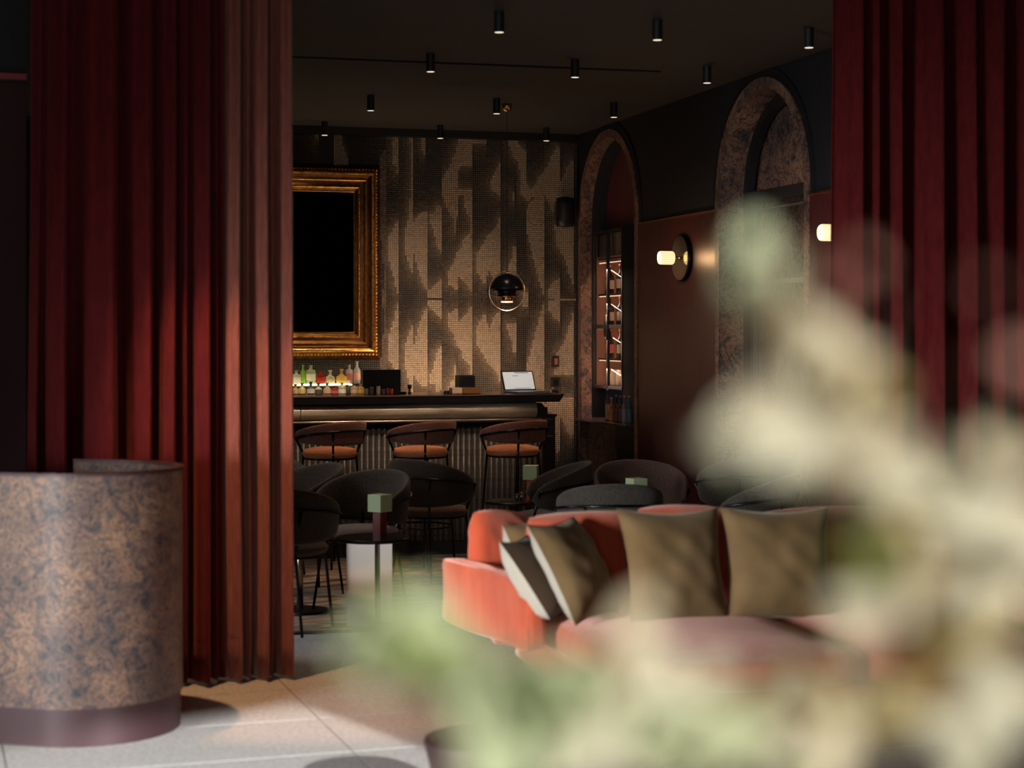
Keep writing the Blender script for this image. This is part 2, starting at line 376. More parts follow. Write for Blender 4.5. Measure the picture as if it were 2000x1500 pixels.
# right wall with two arches
def arch_pts(yc, half, zs, n=28, inset=0.0, z0=0.0):
    r = half-inset
    return [(yc-r, z0)]+[(yc-r*math.cos(math.pi*k/n), zs+r*math.sin(math.pi*k/n)) for k in range(n+1)]+[(yc+r, z0)]
A2 = (9.97, .63, 2.385); A1 = (12.83, .63, 2.385)
M3 = Matrix(((0,0,1,0),(1,0,0,0),(0,1,0,0),(0,0,0,1)))   # (y,z,0) -> world
def onwall(loops, d, x): return extrude_poly(loops, d, Matrix.Translation((x, 0, 0)) @ M3)
def rectloop(y0, y1, z0, z1): return [(y0, z0), (y1, z0), (y1, z1), (y0, z1)]
def arch_notched(y0, y1, ztop, arches, inset=0.0):
    # outline running along the floor with the arch doorways notched in
    pts = [(y0, 0)]
    for a in sorted(arches): pts += arch_pts(*a, inset=inset)
    pts += [(y1, 0), (y1, ztop), (y0, ztop)]
    return pts
struct(obj('wall_right', onwall([arch_notched(8.0, YB+.2, 3.5, (A1, A2))], .2, XR+.1), 'navy'))
# lacquer wainscot pieces, cut beside the arches
def wains(y0, y1):
    return B((XR-.008, (y0+y1)/2, 1.155), (.016, y1-y0, 2.31))
wp = struct(obj('trim_3', wains(A2[0]+.70, A1[0]-.70), 'lacquer'))
wp2 = struct(obj('trim_4', wains(8.0, A2[0]-.70), 'lacquer'))
struct(obj('wall_return', B((5.85, 8.1, 1.75), (2.6, .2, 3.5)), 'navy'))
struct(obj('wall_right_front', B((7.05, 2.4, 1.75), (.2, 11.6, 3.5)), 'navy'))
for y0, y1 in ((A2[0]+.70, A1[0]-.70), (8.0, A2[0]-.70)):
    struct(obj('trim_5', B((XR-.012, (y0+y1)/2, 2.316), (.024, y1-y0, .012)), 'brass'))
for k, A in enumerate((A1, A2)):
    # architrave ring, reveal lining, dark inner frame
    ring = arch_pts(A[0], A[1]+.065, A[2]); inner = arch_pts(A[0], A[1], A[2])
    struct(obj('trim_%d' % (6+k), onwall([ring+inner[::-1]], .03, XR-.005), 'burl_wall' if k else 'burl_wall'))
    ring2 = arch_pts(A[0], A[1]+.12, A[2])
    struct(obj('trim_%d' % (8+k), onwall([ring2+ring[::-1]], .012, XR-.004), 'blackpaint'))
    bm = bmesh.new(); P = arch_pts(A[0], A[1]-.002, A[2], 36); rows = []
    for (y, z) in P: rows.append((bm.verts.new((XR-.01, y, z)), bm.verts.new((XR+(.075 if k == 0 else .17), y, z))))
    for a, c_ in zip(rows, rows[1:]): bm.faces.new((a[0], a[1], c_[1], c_[0]))
    o = obj('trim_%d' % (10+k), bm, 'burl_wall'); md = o.modifiers.new('s', 'SOLIDIFY'); md.thickness = .012; md.offset = 1
    struct(o)
    struct(obj('trim_%d' % (12+k), B((XR+.5 if k == 0 else XR+.25, A[0], HC/2), (.04, 1.5, HC)), 'burl_wall' if k else 'lacquer'))

# left wall of the entrance and near walls
struct(obj('wall_left', B((XL-.1, 5.2, 1.75), (.2, 17.4, 3.5)), 'navy'))
def facade(s0, s1, z0, z1, name, m='navy'):
    c = FP+FT*((s0+s1)/2); o = obj(name, B((0, 0, (z0+z1)/2), (s1-s0, .2, z1-z0)), m); o.location = (c.x-FN.x*.1, c.y-FN.y*.1, 0); o.rotation_euler = (0, 0, math.atan2(FT.y, FT.x)); return struct(o)
facade(-4.2, 7.6, ZLINT, 3.6, 'wall_front'); facade(4.49, 7.6, 0, ZLINT, 'wall_front'); facade(-4.2, -3.6, 0, ZLINT, 'wall_front')
pl = onY(52, 152, 8.35)
pier = struct(obj('wall_partition', B(((XL+pl.x)/2, 8.45, 1.75), (pl.x-XL, .2, 3.5)), 'navy'))
zpan = pl.z
struct(obj('trim_14', B(((XL+pl.x)/2, 8.34, (zpan-.03)/2), (pl.x-XL-.004, .02, zpan-.03)), mat('matt_maroon', (.045, .012, .014), .8)))
struct(obj('trim_15', B(((XL+pl.x)/2, 8.33, zpan), (pl.x-XL, .03, .028)), mat('red_trim', (.30, .018, .03), .4)))

# thin recessed ceiling groove
g0 = onZ(560, 110, HC-.002) if False else onD(560, 110, (HC-CZ)*F/(HZ-110)); g1 = onD(1290, 139, (HC-CZ)*F/(HZ-139))
bm = bmesh.new(); tube(bm, [(g0.x, g0.y, HC-.006), (g1.x, g1.y, HC-.006)], .006, 6)
struct(obj('trim_16', bm, 'blackpaint'))

# ------------------------------------------------------------------ curtains
def curtain(name, label, prof, y0, ztop, zbot, yslope=0.0, dirx=1, seed=1, fab='velvet'):
    # prof: (pixel at mid height, depth offset) of the pleats, turned into a wavy sheet; pleats loosen towards the hem
    rnd = random.Random(seed)
    P = [(onY(px, 650, y0).x, d) for px, d in prof]
    xs = []; ds = []
    for (xa, da), (xb, db) in zip(P, P[1:]):
        m = max(2, int(abs(xb-xa)/.012)+int(abs(db-da)/.02)+2)
        for k in range(m):
            t = k/m; s = t*t*(3-2*t)
            xs.append(xa+(xb-xa)*t); ds.append(da+(db-da)*s)
    xs.append(P[-1][0]); ds.append(P[-1][1])
    nzr = 22; bm = bmesh.new(); rows = []
    phase = [rnd.random()*6.28 for _ in range(3)]
    x_mid = sum(xs)/len(xs)
    for j in range(nzr+1):
        t = j/nzr; z = ztop+(zbot-ztop)*t; row = []
        for x, d in zip(xs, ds):
            wob = .010*math.sin(3.1*t+x*9+phase[0])+.006*math.sin(7*t+x*23+phase[1])
            spread = (x-x_mid)*(.028*t)
            amp = .75+.35*t
            row.append(bm.verts.new((x+wob*.8*t+spread, y0+(x-x_mid)*yslope-d*amp+wob, z+ (0.006*math.sin(x*14+phase[2]) if j == nzr else 0))))
        rows.append(row)
    for a, b_ in zip(rows, rows[1:]):
        for i in range(len(xs)-1): bm.faces.new((a[i], b_[i], b_[i+1], a[i+1]))
    root = thing(name, label, 'curtain', (x_mid, y0, 0), 0, None)
    bmesh.ops.translate(bm, verts=bm.verts[:], vec=(-x_mid, -y0, 0))
    o = obj('curtain_panel', bm, fab, root, True)
    md = o.modifiers.new('s', 'SOLIDIFY'); md.thickness = .004; md.offset = -1
    # sewn hem
    bm = bmesh.new(); hr = []
    for j in (nzr-1.18, nzr-1.22):
        t = j/nzr; z = ztop+(zbot-ztop)*t; row = []
        for x, d in zip(xs, ds):
            wob = .010*math.sin(3.1*t+x*9+phase[0])+.006*math.sin(7*t+x*23+phase[1])
            row.append(bm.verts.new((x+wob*.8*t+(x-x_mid)*.028*t-x_mid, (x-x_mid)*yslope-d*(.75+.35*t)+wob-.0035, z)))
        hr.append(row)
    for i in range(len(xs)-1): bm.faces.new((hr[0][i], hr[1][i], hr[1][i+1], hr[0][i+1]))
    obj('hem_seam', bm, fab, root)
    return root, (xs, y0, yslope, x_mid)
def saw(edges, d0, d1):
    # each edge is where a pleat comes forward and then turns sharply back
    out = []; prev = None
    for i, (e, f) in enumerate(edges):
        if i == 0: out.append((e, d0)); prev = e; continue
        w_ = e-prev
        out.append((prev+w_*.12, d0*f)); out.append((prev+w_*.5, (d0+.6*(d1-d0))*f)); out.append((e-w_*.10, d1*f)); out.append((e, d1*f*.8)); out.append((e+1.5, d0*f))
        prev = e+1.5
    return out
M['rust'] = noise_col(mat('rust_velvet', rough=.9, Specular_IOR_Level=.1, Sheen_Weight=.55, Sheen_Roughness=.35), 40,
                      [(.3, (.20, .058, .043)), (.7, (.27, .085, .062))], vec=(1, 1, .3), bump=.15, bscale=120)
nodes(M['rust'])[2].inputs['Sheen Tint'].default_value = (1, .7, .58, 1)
LC = [(62,1),(80,.5),(132,1.4),(226,1.8),(293,1.5),(341,1.3),(364,.7),(407,1.3),(423,.7),(436,.2)]
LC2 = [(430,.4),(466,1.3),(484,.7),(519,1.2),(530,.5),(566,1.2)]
cl, cinfo = curtain('velvet_curtain', 'long crimson velvet curtain hanging behind the burl reception desk', saw(LC, -.02, .085), 7.70, HC2-.02, .02, .07, seed=3)
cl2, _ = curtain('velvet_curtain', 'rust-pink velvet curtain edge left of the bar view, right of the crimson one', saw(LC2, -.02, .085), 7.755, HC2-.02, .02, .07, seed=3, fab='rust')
RC = [(1633,.3),(1677,1.3),(1711,1),(1724,.5),(1754,1.1),(1766,.4),(1828,1.5),(1840,.5),(1890,1.4),(1943,1.3),(1958,.5),(1996,1.2),(2030,1),(2060,1),(2100,1)]
cr_, _ = curtain('velvet_curtain', 'dark crimson velvet curtain behind the right end of the coral sofa', saw(RC, -.02, .085), 7.50, HC2-.02, .02, -.03, seed=8)
bm = bmesh.new(); box(bm, (.3, 7.62, HC2-.012), (8.2, .05, .022)); struct(obj('trim_17', bm, 'blackpaint'))

# ------------------------------------------------------------------ reception desk
cx_, cz_, R_ = -1.633, 6.80, .36
ux, uz = -.963, .27; nx_, nz_ = -.27, -.963
def desk_path(r, s_front, s_back, n=72):
    pts = []
    pts.append((cx_+r*nx_+ux*s_front, cz_+r*nz_+uz*s_front))
    a0 = math.atan2(nz_, nx_); 
    for k in range(n+1):
        a = a0+math.pi*k/n
        pts.append((cx_+r*math.cos(a), cz_+r*math.sin(a)))
    pts.append((cx_-r*nx_+ux*s_back, cz_-r*nz_+uz*s_back))
    return [W(*p) for p in pts]
def wallstrip(r0, r1, z0, z1, sf, sb):
    bm = bmesh.new(); A = desk_path(r0, sf, sb); Bq = desk_path(r1, sf, sb)
    rows = [[bm.verts.new((a[0], a[1], z0)), bm.verts.new((a[0], a[1], z1)), bm.verts.new((b_[0], b_[1], z1)), bm.verts.new((b_[0], b_[1], z0))] for a, b_ in zip(A, Bq)]
    for p, q in zip(rows, rows[1:]):
        for k in range(4): bm.faces.new((p[k], q[k], q[(k+1) % 4], p[(k+1) % 4]))
    bm.faces.new(rows[0]); bm.faces.new(rows[-1][::-1])
    bmesh.ops.recalc_face_normals(bm, faces=bm.faces[:])
    return bm
ZD = 1.006
desk = thing('reception_desk', 'rounded burl-clad reception desk on a maroon metal plinth', 'desk', (0, 0, 0))
SF, SB = 1.0, .25
obj('desk_shell', wallstrip(.36, .335, .145, ZD-.012, SF, SB), 'burl', desk)
obj('top_rim', wallstrip(.364, .328, ZD-.012, ZD, SF, SB), 'maroonmetal', desk)
obj('plinth', wallstrip(.352, .30, .006, .145, SF, SB), 'maroonmetal', desk)
pp = desk_path(.334, SF, SB)
bm = bmesh.new(); bm.faces.new([bm.verts.new((p[0], p[1], .84)) for p in pp]); r = bmesh.ops.extrude_face_region(bm, geom=bm.faces[:]); bmesh.ops.translate(bm, vec=(0,0,-.02), verts=[v for v in r['geom'] if isinstance(v, bmesh.types.BMVert)])
bmesh.ops.recalc_face_normals(bm, faces=bm.faces[:])
obj('worktop', bm, 'blackpaint', desk)

# ------------------------------------------------------------------ bar
YBAR = 11.65
bt = onY(1101, 769, YBAR); XE = bt.x; ZT = bt.z
def zY(py, px=1000, Y=YBAR): return onY(px, py, Y).z
def xY(px, Y=YBAR): return onY(px, 700, Y).x
XB0 = .55
bar = thing('bar_counter', 'long bar with black top, pale stone band and fluted metal front', 'bar', ((XB0+XE)/2, YBAR+.3, 0))
bx0 = (XB0+XE)/2; by0 = YBAR+.3
def loc(bm): bmesh.ops.translate(bm, verts=bm.verts[:], vec=(-bx0, -by0, 0)); return bm
zt_, zb_ = ZT, zY(786)
# top slab with slanting underside at the end
bm = bmesh.new()
def prism_xz(bm, pts, y0, y1):
    a = [bm.verts.new((x, y0, z)) for x, z in pts]; b_ = [bm.verts.new((x, y1, z)) for x, z in pts]
    n_ = len(pts)
    for i in range(n_): bm.faces.new((a[i], a[(i+1) % n_], b_[(i+1) % n_], b_[i]))
    bm.faces.new(a[::-1]); bm.faces.new(b_)
    bmesh.ops.recalc_face_normals(bm, faces=bm.faces[:])
prism_xz(bm, [(XB0, zt_), (XE, zt_), (XE, zt_-.008), (xY(1093), zb_), (XB0, zb_)], YBAR, YBAR+.62)
obj('countertop', loc(bm), mat('black_slab', (.012, .011, .014), .22), bar)
bm = bmesh.new(); box(bm, ((XB0+XE)/2-.01, YBAR-.002, zt_-.004), (XE-XB0-.02, .006, .008)); obj('top_edge', loc(bm), mat('slab_edge', (.16, .10, .075), .3), bar)
xs_end = xY(1051.5)
z1_, z2_ = zY(788), zY(817)
joint = xY(588.5)
for xa, xb in ((XB0, joint-.002), (joint+.002, xs_end)):
    bm = bmesh.new(); rows = []
    for k in range(11):
        a = math.pi*k/10; zc_ = (z1_+z2_)/2; hh = (z1_-z2_)/2
        y_ = YBAR+.075-.055*math.sin(a); z_ = zc_+hh*math.cos(a)
        rows.append([bm.verts.new((x, y_, z_)) for x in (xa, xb)])
    for p, q in zip(rows, rows[1:]): bm.faces.new((p[0], q[0], q[1], p[1]))
    for e in (0, 1): bm.faces.new([r_[e] for r_ in rows])
    bmesh.ops.recalc_face_normals(bm, faces=bm.faces[:])
    obj('stone_band', loc(bm), 'stone', bar, False)
zr = zY(820.2)
bm = bmesh.new(); tube(bm, [(XB0, YBAR+.04, zr), (xY(1060), YBAR+.04, zr), (xY(1062), YBAR+.055, zr)], .0085, 10)
obj('rail', loc(bm), mat('satin_nickel', (.80, .66, .52), .3, .9), bar, True)
bm = bmesh.new(); box(bm, ((XB0+xs_end)/2, YBAR+.12, (zY(786)+zY(826))/2), (xs_end-XB0, .08, zY(786)-zY(826))); obj('band_backing', loc(bm), 'blackpaint', bar)
# fluted front: one corrugated sheet of separate ribs
xf_end = xY(1070); pitch = .0395
zf = zY(826.5)
rib = bmesh.new(); nR = 8
prof = [(-pitch/2+pitch*k/nR, -.016*math.sin(math.pi*k/nR)) for k in range(nR+1)]
prof = [(pr[0], pr[1]) for pr in prof]
a = [rib.verts.new((x, y, 0)) for x, y in prof]; b2 = [rib.verts.new((x, y, zf-.10)) for x, y in prof]
for i in range(nR): rib.faces.new((a[i], a[i+1], b2[i+1], b2[i]))
rib.faces.new(b2)
rme = bpy.data.meshes.new('rib'); bmesh.ops.recalc_face_normals(rib, faces=rib.faces[:]); rib.to_mesh(rme); rib.free(); rme.materials.append(M['flute'])
rme.polygons.foreach_set('use_smooth', [True]*nR+[False])
x = xf_end-pitch/2
while x > 1.0:
    o = obj('rib', rme, None, bar); o.location = (x-bx0, YBAR+.11-by0, .10); x -= pitch
bm = bmesh.new(); box(bm, ((XB0+xf_end)/2, YBAR+.14, (zf+.1)/2), (xf_end-XB0, .05, zf-.1)); obj('front_backing', loc(bm), 'blackpaint', bar)
bm = bmesh.new(); box(bm, ((XB0+xf_end)/2, YBAR+.13, .05), (xf_end-XB0, .05, .10)); obj('kickplate', loc(bm), 'blackpaint', bar)
# end of the bar: steps, ledge and cabinet side
bm = bmesh.new(); prism_xz(bm, [(xs_end, zY(788)), (xY(1066), zY(789)), (xY(1072), zY(796)), (xs_end, zY(796))], YBAR+.10, YBAR+.55); obj('corner_cap', loc(bm), 'blackpaint', bar)
bm = bmesh.new(); box(bm, ((xs_end+xY(1078))/2, YBAR+.33, (zY(797)+zY(819))/2), (xY(1078)-xs_end, .46, zY(797)-zY(819)), 0, .003); obj('end_block', loc(bm), 'blackpaint', bar)
bm = bmesh.new(); box(bm, ((xs_end+xY(1088))/2, YBAR+.33, zY(823)), (xY(1088)-xs_end, .50, .012), 0, .003); obj('end_ledge', loc(bm), 'maroonmetal', bar)
bm = bmesh.new(); box(bm, ((XB0+xY(1085))/2, YBAR+.38, zY(828)/2), (xY(1085)-XB0, .42, zY(828)-.02)); obj('bar_body', loc(bm), 'blackpaint', bar)
bm = bmesh.new(); box(bm, (xY(1084), YBAR+.33, zY(856)), (.05, .44, .008)); obj('end_shelf', loc(bm), 'maroonmetal', bar)
# back counter on the mosaic wall with its lit step
bb = thing('back_counter', 'black back counter with a glowing bottle step along the mosaic wall', 'counter', (1.75, 13.2, 0))
YK = 13.25
zk = onY(640, 753.5, YK).z
xk1 = onY(702, 753, YK).x
bm = bmesh.new(); box(bm, (1.55, 13.29, (zk-.03)/2), (2.3, .5, zk-.05)); bmesh.ops.translate(bm, verts=bm.verts[:], vec=(-1.75, -13.2, 0)); obj('cabinet_body', bm, 'blackpaint', bb)
bm = bmesh.new(); box(bm, (1.55, 13.29, zk-.015), (2.3, .5, .028)); bmesh.ops.translate(bm, verts=bm.verts[:], vec=(-1.75, -13.2, 0)); obj('counter_top', bm, 'blackpaint', bb)
bm = bmesh.new(); box(bm, (1.6, 13.38, zk+.006), (xk1*2-3.3, .2, .010)); bmesh.ops.translate(bm, verts=bm.verts[:], vec=(-1.75, -13.2, 0)); obj('light_strip', bm, emit('bottle_step_light', (1, .84, .45), 2.0), bb)
rc = thing('back_cabinet', 'low black cabinet under the mosaic behind the right half of the bar', 'cabinet', (3.45, 13.3, 0))
bm = bmesh.new(); box(bm, (0, 0, .44), (1.3, .44, .86)); obj('cabinet_body', bm, 'blackpaint', rc)
bm = bmesh.new(); box(bm, (0, 0, .88), (1.32, .46, .02)); obj('cabinet_top', bm, 'blackpaint', rc)

# ------------------------------------------------------------------ seating: chairs and stools share a shell
def shell_bm(zm, zlow, ztip, zblow, rx=.275, ry=.255, th=.026, sweep=118, flare=.10, n=30):
    bm = bmesh.new(); rows = []
    for i in range(n+1):
        u = -1+2*i/n; a = math.radians(sweep)*u; s = abs(u)
        f = 1-(s**3.2)
        zt_ = ztip+(zm-ztip)*(math.cos(s*math.pi*.5)**.75 if s < 1 else 0)
        zl = zlow+(zblow-zlow)*(s**2.4)
        zmid = (zt_+zl)/2; hh = max((zt_-zl)/2, .012)
        endk = math.sqrt(max(1-max(0, (s-.9)/.1)**2, 0)) if s > .9 else 1
        hh *= max(endk, .25)
        loop = []
        for k in range(12):
            t = 2*math.pi*k/12
            c_, s_ = math.cos(t), math.sin(t)
            zz = math.copysign(abs(s_)**.35, s_)*hh*1.0
            off = math.copysign(abs(c_)**.8, c_)*th/2
            rad = 1+flare*(zz/max(hh, .01))*.5*(1-s*.3)
            x = math.sin(a)*(rx*rad+off); y = -math.cos(a)*(ry*rad+off)
            loop.append(bm.verts.new((x, y, zmid+zz)))
        rows.append(loop)
    for p, q in zip(rows, rows[1:]):
        for k in range(12): bm.faces.new((p[k], p[(k+1) % 12], q[(k+1) % 12], q[k]))
    bm.faces.new(rows[0][::-1]); bm.faces.new(rows[-1])
    bmesh.ops.recalc_face_normals(bm, faces=bm.faces[:])
    return bm
def ang_pt(deg, r1, r2, z):
    a = math.radians(deg); return Vector((math.sin(a)*r1, -math.cos(a)*r2, z))
def make_seat(name, zseat, zrim, zlow, ztip, zblow, zframe, shell, seatm, kind, rs=1.0):
    t = thing(name, '', kind)
    def ang_pt(deg, r1, r2, z):
        a = math.radians(deg); return Vector((math.sin(a)*r1*rs, -math.cos(a)*r2*rs, z))
    obj('backrest', shell_bm(zrim, zlow, ztip, zblow, .275*rs, .255*rs), shell, t, True)
    bm = bmesh.new(); lathe(bm, [(.17, zseat-.062), (.215, zseat-.050), (.232, zseat-.024), (.215, zseat-.004), (.15, zseat+.008), (.05, zseat+.012)], 28)
    bmesh.ops.scale(bm, vec=(rs, rs*.98, 1), verts=bm.verts[:]); obj('seat', bm, seatm, t, True)
    bm = bmesh.new(); pts = [ang_pt(d, .302, .282, zframe-.05*abs(d/108)**2.0) for d in range(-108, 109, 9)]
    tube(bm, pts, .0075, 8); obj('back_frame', bm, 'chairframe', t, True)
    bm = bmesh.new(); tube(bm, [ang_pt(d, .20, .195, zseat-.06) for d in range(0, 360, 15)], .007, 6, True); obj('seat_frame', bm, 'chairframe', t, True)
    for d in (-34, 34, -106, 106):
        top = ang_pt(d, .302, .282, zframe-.05*abs(d/108)**2.0)
        kx = ang_pt(d if abs(d) < 60 else math.copysign(122, d), .215, .215, zseat-.05)
        ft = ang_pt(d*1.15 if abs(d) < 60 else math.copysign(132, d), .27, .28, .006)
        bm = bmesh.new(); tube(bm, [top, kx+Vector((0,0,.02)), kx, ft], .0078, 8); obj('leg', bm, 'chairframe', t, True)
    return t
def copy_tree(o, parent=None):
    c = o.copy(); C.objects.link(c); c.parent = parent
    for ch in list(o.children):
        d = copy_tree(ch, c); d.matrix_parent_inverse = ch.matrix_parent_inverse
    return c
def place(proto, used, xc, zc, hdg, label, group, mats=None, sc_=1.0):
    o = proto if not used else copy_tree(proto)
    x, y = W(xc, zc); o.location = (x, y, .022 if kindz.get(proto.name) else 0)
    # heading is clockwise from the camera axis; local +y is the facing direction
    o.rotation_euler = (0, 0, -(math.radians(hdg)+TH))
    o.scale = (sc_,)*3
    o['label'] = label; o['category'] = 'chair'; o['group'] = group
    if mats:
        for ch in o.children:
            nm = ch.name.split('.')[0]
            if nm in mats:
                ch.data = ch.data.copy(); ch.data.materials[0] = M[mats[nm]]
    return o
kindz = {}
chair0 = make_seat('lounge_chair', .445, .745, .455, .575, .50, .635, 'boucle_dark', 'seatbrown', 'chair', .93)
kindz[chair0.name] = 1
G1 = 'low rounded lounge chairs around the small tables'
CH = [
 (-1.135, 8.87, 13, 'dark woven lounge chair at the curtain edge, nearest of those beside the curtain', {'backrest': 'boucle_grey'}),
 (-1.22, 10.12, 238, 'black lounge chair just behind the one at the curtain edge', None),
 (-1.53, 10.95, 150, 'light grey woven lounge chair peeping out behind the curtain edge', {'backrest': 'boucle_light'}),
 (-.82, 9.56, 213, 'charcoal lounge chair facing out behind the mirrored table with the cube lamp', {'backrest': 'boucle_grey'}),
 (-.48, 10.75, 38, 'black lounge chair seen from behind, below the middle bar stool', None),
 (.215, 10.36, 266, 'black lounge chair seen side-on left of the sofa back, below the right bar stool', None),
 (.50, 9.05, 355, 'grey woven lounge chair seen from behind right above the coral sofa back', {'backrest': 'boucle_grey'}),
 (.75, 10.28, 172, 'brown-edged lounge chair facing out behind the right cube lamp', {'backrest': 'seatbrown'}),
 (1.36, 10.25, 340, 'lounge chair with thin black frame standing before the large arch', {'backrest': 'boucle_grey'}),
 (1.27, 9.48, 290, 'dark lounge chair seen side-on in front of the arch chair', None),
]
for i, (xc, zc, h_, lab, ms) in enumerate(CH): place(chair0, i > 0, xc, zc, h_, lab, G1, ms, 1.08 if i in (8, 10) else 1.0)
stool0 = make_seat('bar_stool', .755, .938, .785, .85, .81, .878, 'boucle_plum', 'orange', 'stool', .80)
bm = bmesh.new(); tube(bm, [ang_pt(d, .255*.8, .262*.8, .25) for d in range(0, 360, 15)], .007, 6, True); obj('footrest', bm, 'chairframe', stool0, True)
kindz[stool0.name] = 1
for i, (px, lab) in enumerate(((645, 'left bar stool, partly behind the curtain edge, plum back over an orange seat'), (822, 'middle bar stool, plum back over an orange seat'), (1001, 'right bar stool with plum back, below the laptop at the bar end'))):
    zc_s = 11.32+.12*i
    o = place(stool0, i > 0, (px-1000)/F*zc_s, zc_s, 314, lab, 'bar stools along the bar front'); o['category'] = 'stool'

# ------------------------------------------------------------------ small tables and cube lamps
def lamp(x, y, z, rz, label, body, s=.088):
    t = thing('table_lamp', label, 'lamp', (x, y, z), rz, 'cube lamps on the small tables')
    bm = B((0, 0, .066), (.050, .050, .132), 0, .0015); obj('lamp_base', bm, body, t)
    bm = B((0, 0, .132+s/2), (s, s, s), 0, .0015); obj('lamp_shade', bm, 'green', t)
    return t
def small_table(x, y, r, h, label, kind, rz=0):
    t = thing('side_table', label, 'table', (x, y, .022), rz, 'small round tables among the lounge chairs')
    bm = bmesh.new(); lathe(bm, [(r-.006, h-.018), (r, h-.014), (r, h-.004), (r-.004, h)], 36); obj('table_top', bm, 'darkmetal', t, False)
    if kind == 'mirror':
        # crossed mirror-polished plates
        for dx, dy, w_, l_ in ((-.055, -.06, .145, .012), (.055, .035, .09, .012)):
            obj('base_panel', B((dx, dy, (h-.018)/2), (w_, l_, h-.018), 0, .001), 'chrome', t)
        obj('base_panel', B((.018+.006, -.01, (h-.018)/2), (.012, .10, h-.018), 0, .001), 'darkmetal', t)
    else:
        bm = bmesh.new(); lathe(bm, [(.018, .012), (.018, h-.018)], 14); obj('pole', bm, mat('bronze_pole', (.5, .36, .28), .25, .9), t, True)
        bm = bmesh.new(); lathe(bm, [(r*.95, 0), (r*.95, .006), (r*.9, .012), (.02, .014)], 32); obj('base_disc', bm, 'darkmetal', t, False)
    return t
h = .453
x, y = W(-.715, 9.05); small_table(x, y, .19, h, 'small round table on mirrored plates under the red cube lamp', 'mirror', -TH)
lamp(*W((742-1000)/F*9.02, 9.02), .022+h, -TH+math.radians(52), 'pale green cube lamp with maroon stem on the mirrored table', 'lampred')
x, y = W(-1.14, 9.50); small_table(x, y, .16, h, 'small round pedestal table behind the curtain-edge chair', 'pole')
x, y = W(0, 11.0); small_table(x, y, .17, h, 'small round black table before the right bar stool', 'pole')
x, y = W((1037-1000)/F*11.0, 11.0); lamp(x, y, .022+h, -TH+math.radians(80), 'pale green cube lamp with orange stem, below the right bar stool', 'lamporange')
x, y = W(.69, 9.78); small_table(x, y, .16, h+.02, 'small round black table hidden behind the grey chair above the sofa back', 'pole')
x, y = W((1243-1000)/F*9.78, 9.78); lamp(x, y, .022+h+.02, -TH+math.radians(28), 'pale green cube lamp before the maroon panel, right of the brown-edged chair', 'lampred')
x, y = W((1568-1000)/F*9.1, 9.1); small_table(x, y, .14, .545, 'small round black table with cups near the large arch', 'pole')
pz = .022+.545
def cup(x, y, z, r, hh, lab, m='cream'):
    o = obj('cup', lathe(bmesh.new(), [(r*.7, 0), (r, hh*.5), (r, hh), (r*.85, hh), (r*.6, hh*.4)], 16), m, None, True); o.location = (x, y, z)
    tag(o, lab, 'cup', 'small cups and tealights on the tables')
tx, ty = x, y
cup(tx-.06, ty-.08, pz, .028, .045, 'white cup, left one on the table near the large arch')
cup(tx+.02, ty-.11, pz, .012, .06, 'slim white shaker on the table near the large arch')
cup(tx+.055, ty-.09, pz, .014, .065, 'thicker white shaker on the table near the large arch')
pz = .022+h
x, y = W((1009-1000)/F*10.93, 10.93); cup(x, y, pz, .012, .05, 'left slim glass on the table below the right bar stool', 'chrome')
x, y = W((1018-1000)/F*10.95, 10.95); cup(x, y, pz, .012, .055, 'right slim glass on the table below the right bar stool', 'chrome')

# ------------------------------------------------------------------ coral sofa
sx, sy = W(.055, 6.6)                     # front bottom corner of the left arm
sofa = thing('sofa', 'low coral velvet sofa with deep seat and loose back cushions', 'sofa', (sx, sy, 0))
def sobj(name, bm, m='coral', smooth=True, rz=0, at=(0,0,0)):
    o = obj(name, bm, m, sofa, smooth); o.location = at; o.rotation_euler = (0, 0, rz); return o
def softbox(w_, d_, h_, bev=.05, puff=.02, seg=6, seed=0):
    bm = bmesh.new(); bmesh.ops.create_cube(bm, size=1)
    bmesh.ops.subdivide_edges(bm, edges=bm.edges[:], cuts=seg, use_grid_fill=True)
    rnd = random.Random(seed)
    ph = [rnd.random()*6 for _ in range(4)]
    for v in bm.verts:
        x, y, z = v.co*2
        X = Vector((x*w_/2, y*d_/2, z*h_/2))
        core = Vector((max(-w_/2+bev, min(w_/2-bev, X.x)), max(-d_/2+bev, min(d_/2-bev, X.y)), max(-h_/2+bev, min(h_/2-bev, X.z))))
        d = X-core
        if d.length > 1e-6: X = core+d.normalized()*min(d.length, bev) if d.length > bev else X
        X.z += math.copysign(puff*(1-x*x)*(1-y*y), z) if abs(z) > .5 else 0
        X.y += math.copysign(puff*(1-x*x)*(1-z*z), y) if abs(y) > .5 else 0
        X += Vector((math.sin(x*5+ph[0]+z*3), math.sin(z*4+ph[1]+x*2), math.sin(y*5+ph[2]+x*3)))*.003
        v.co = X
    return bm
arm_rz = math.radians(10)
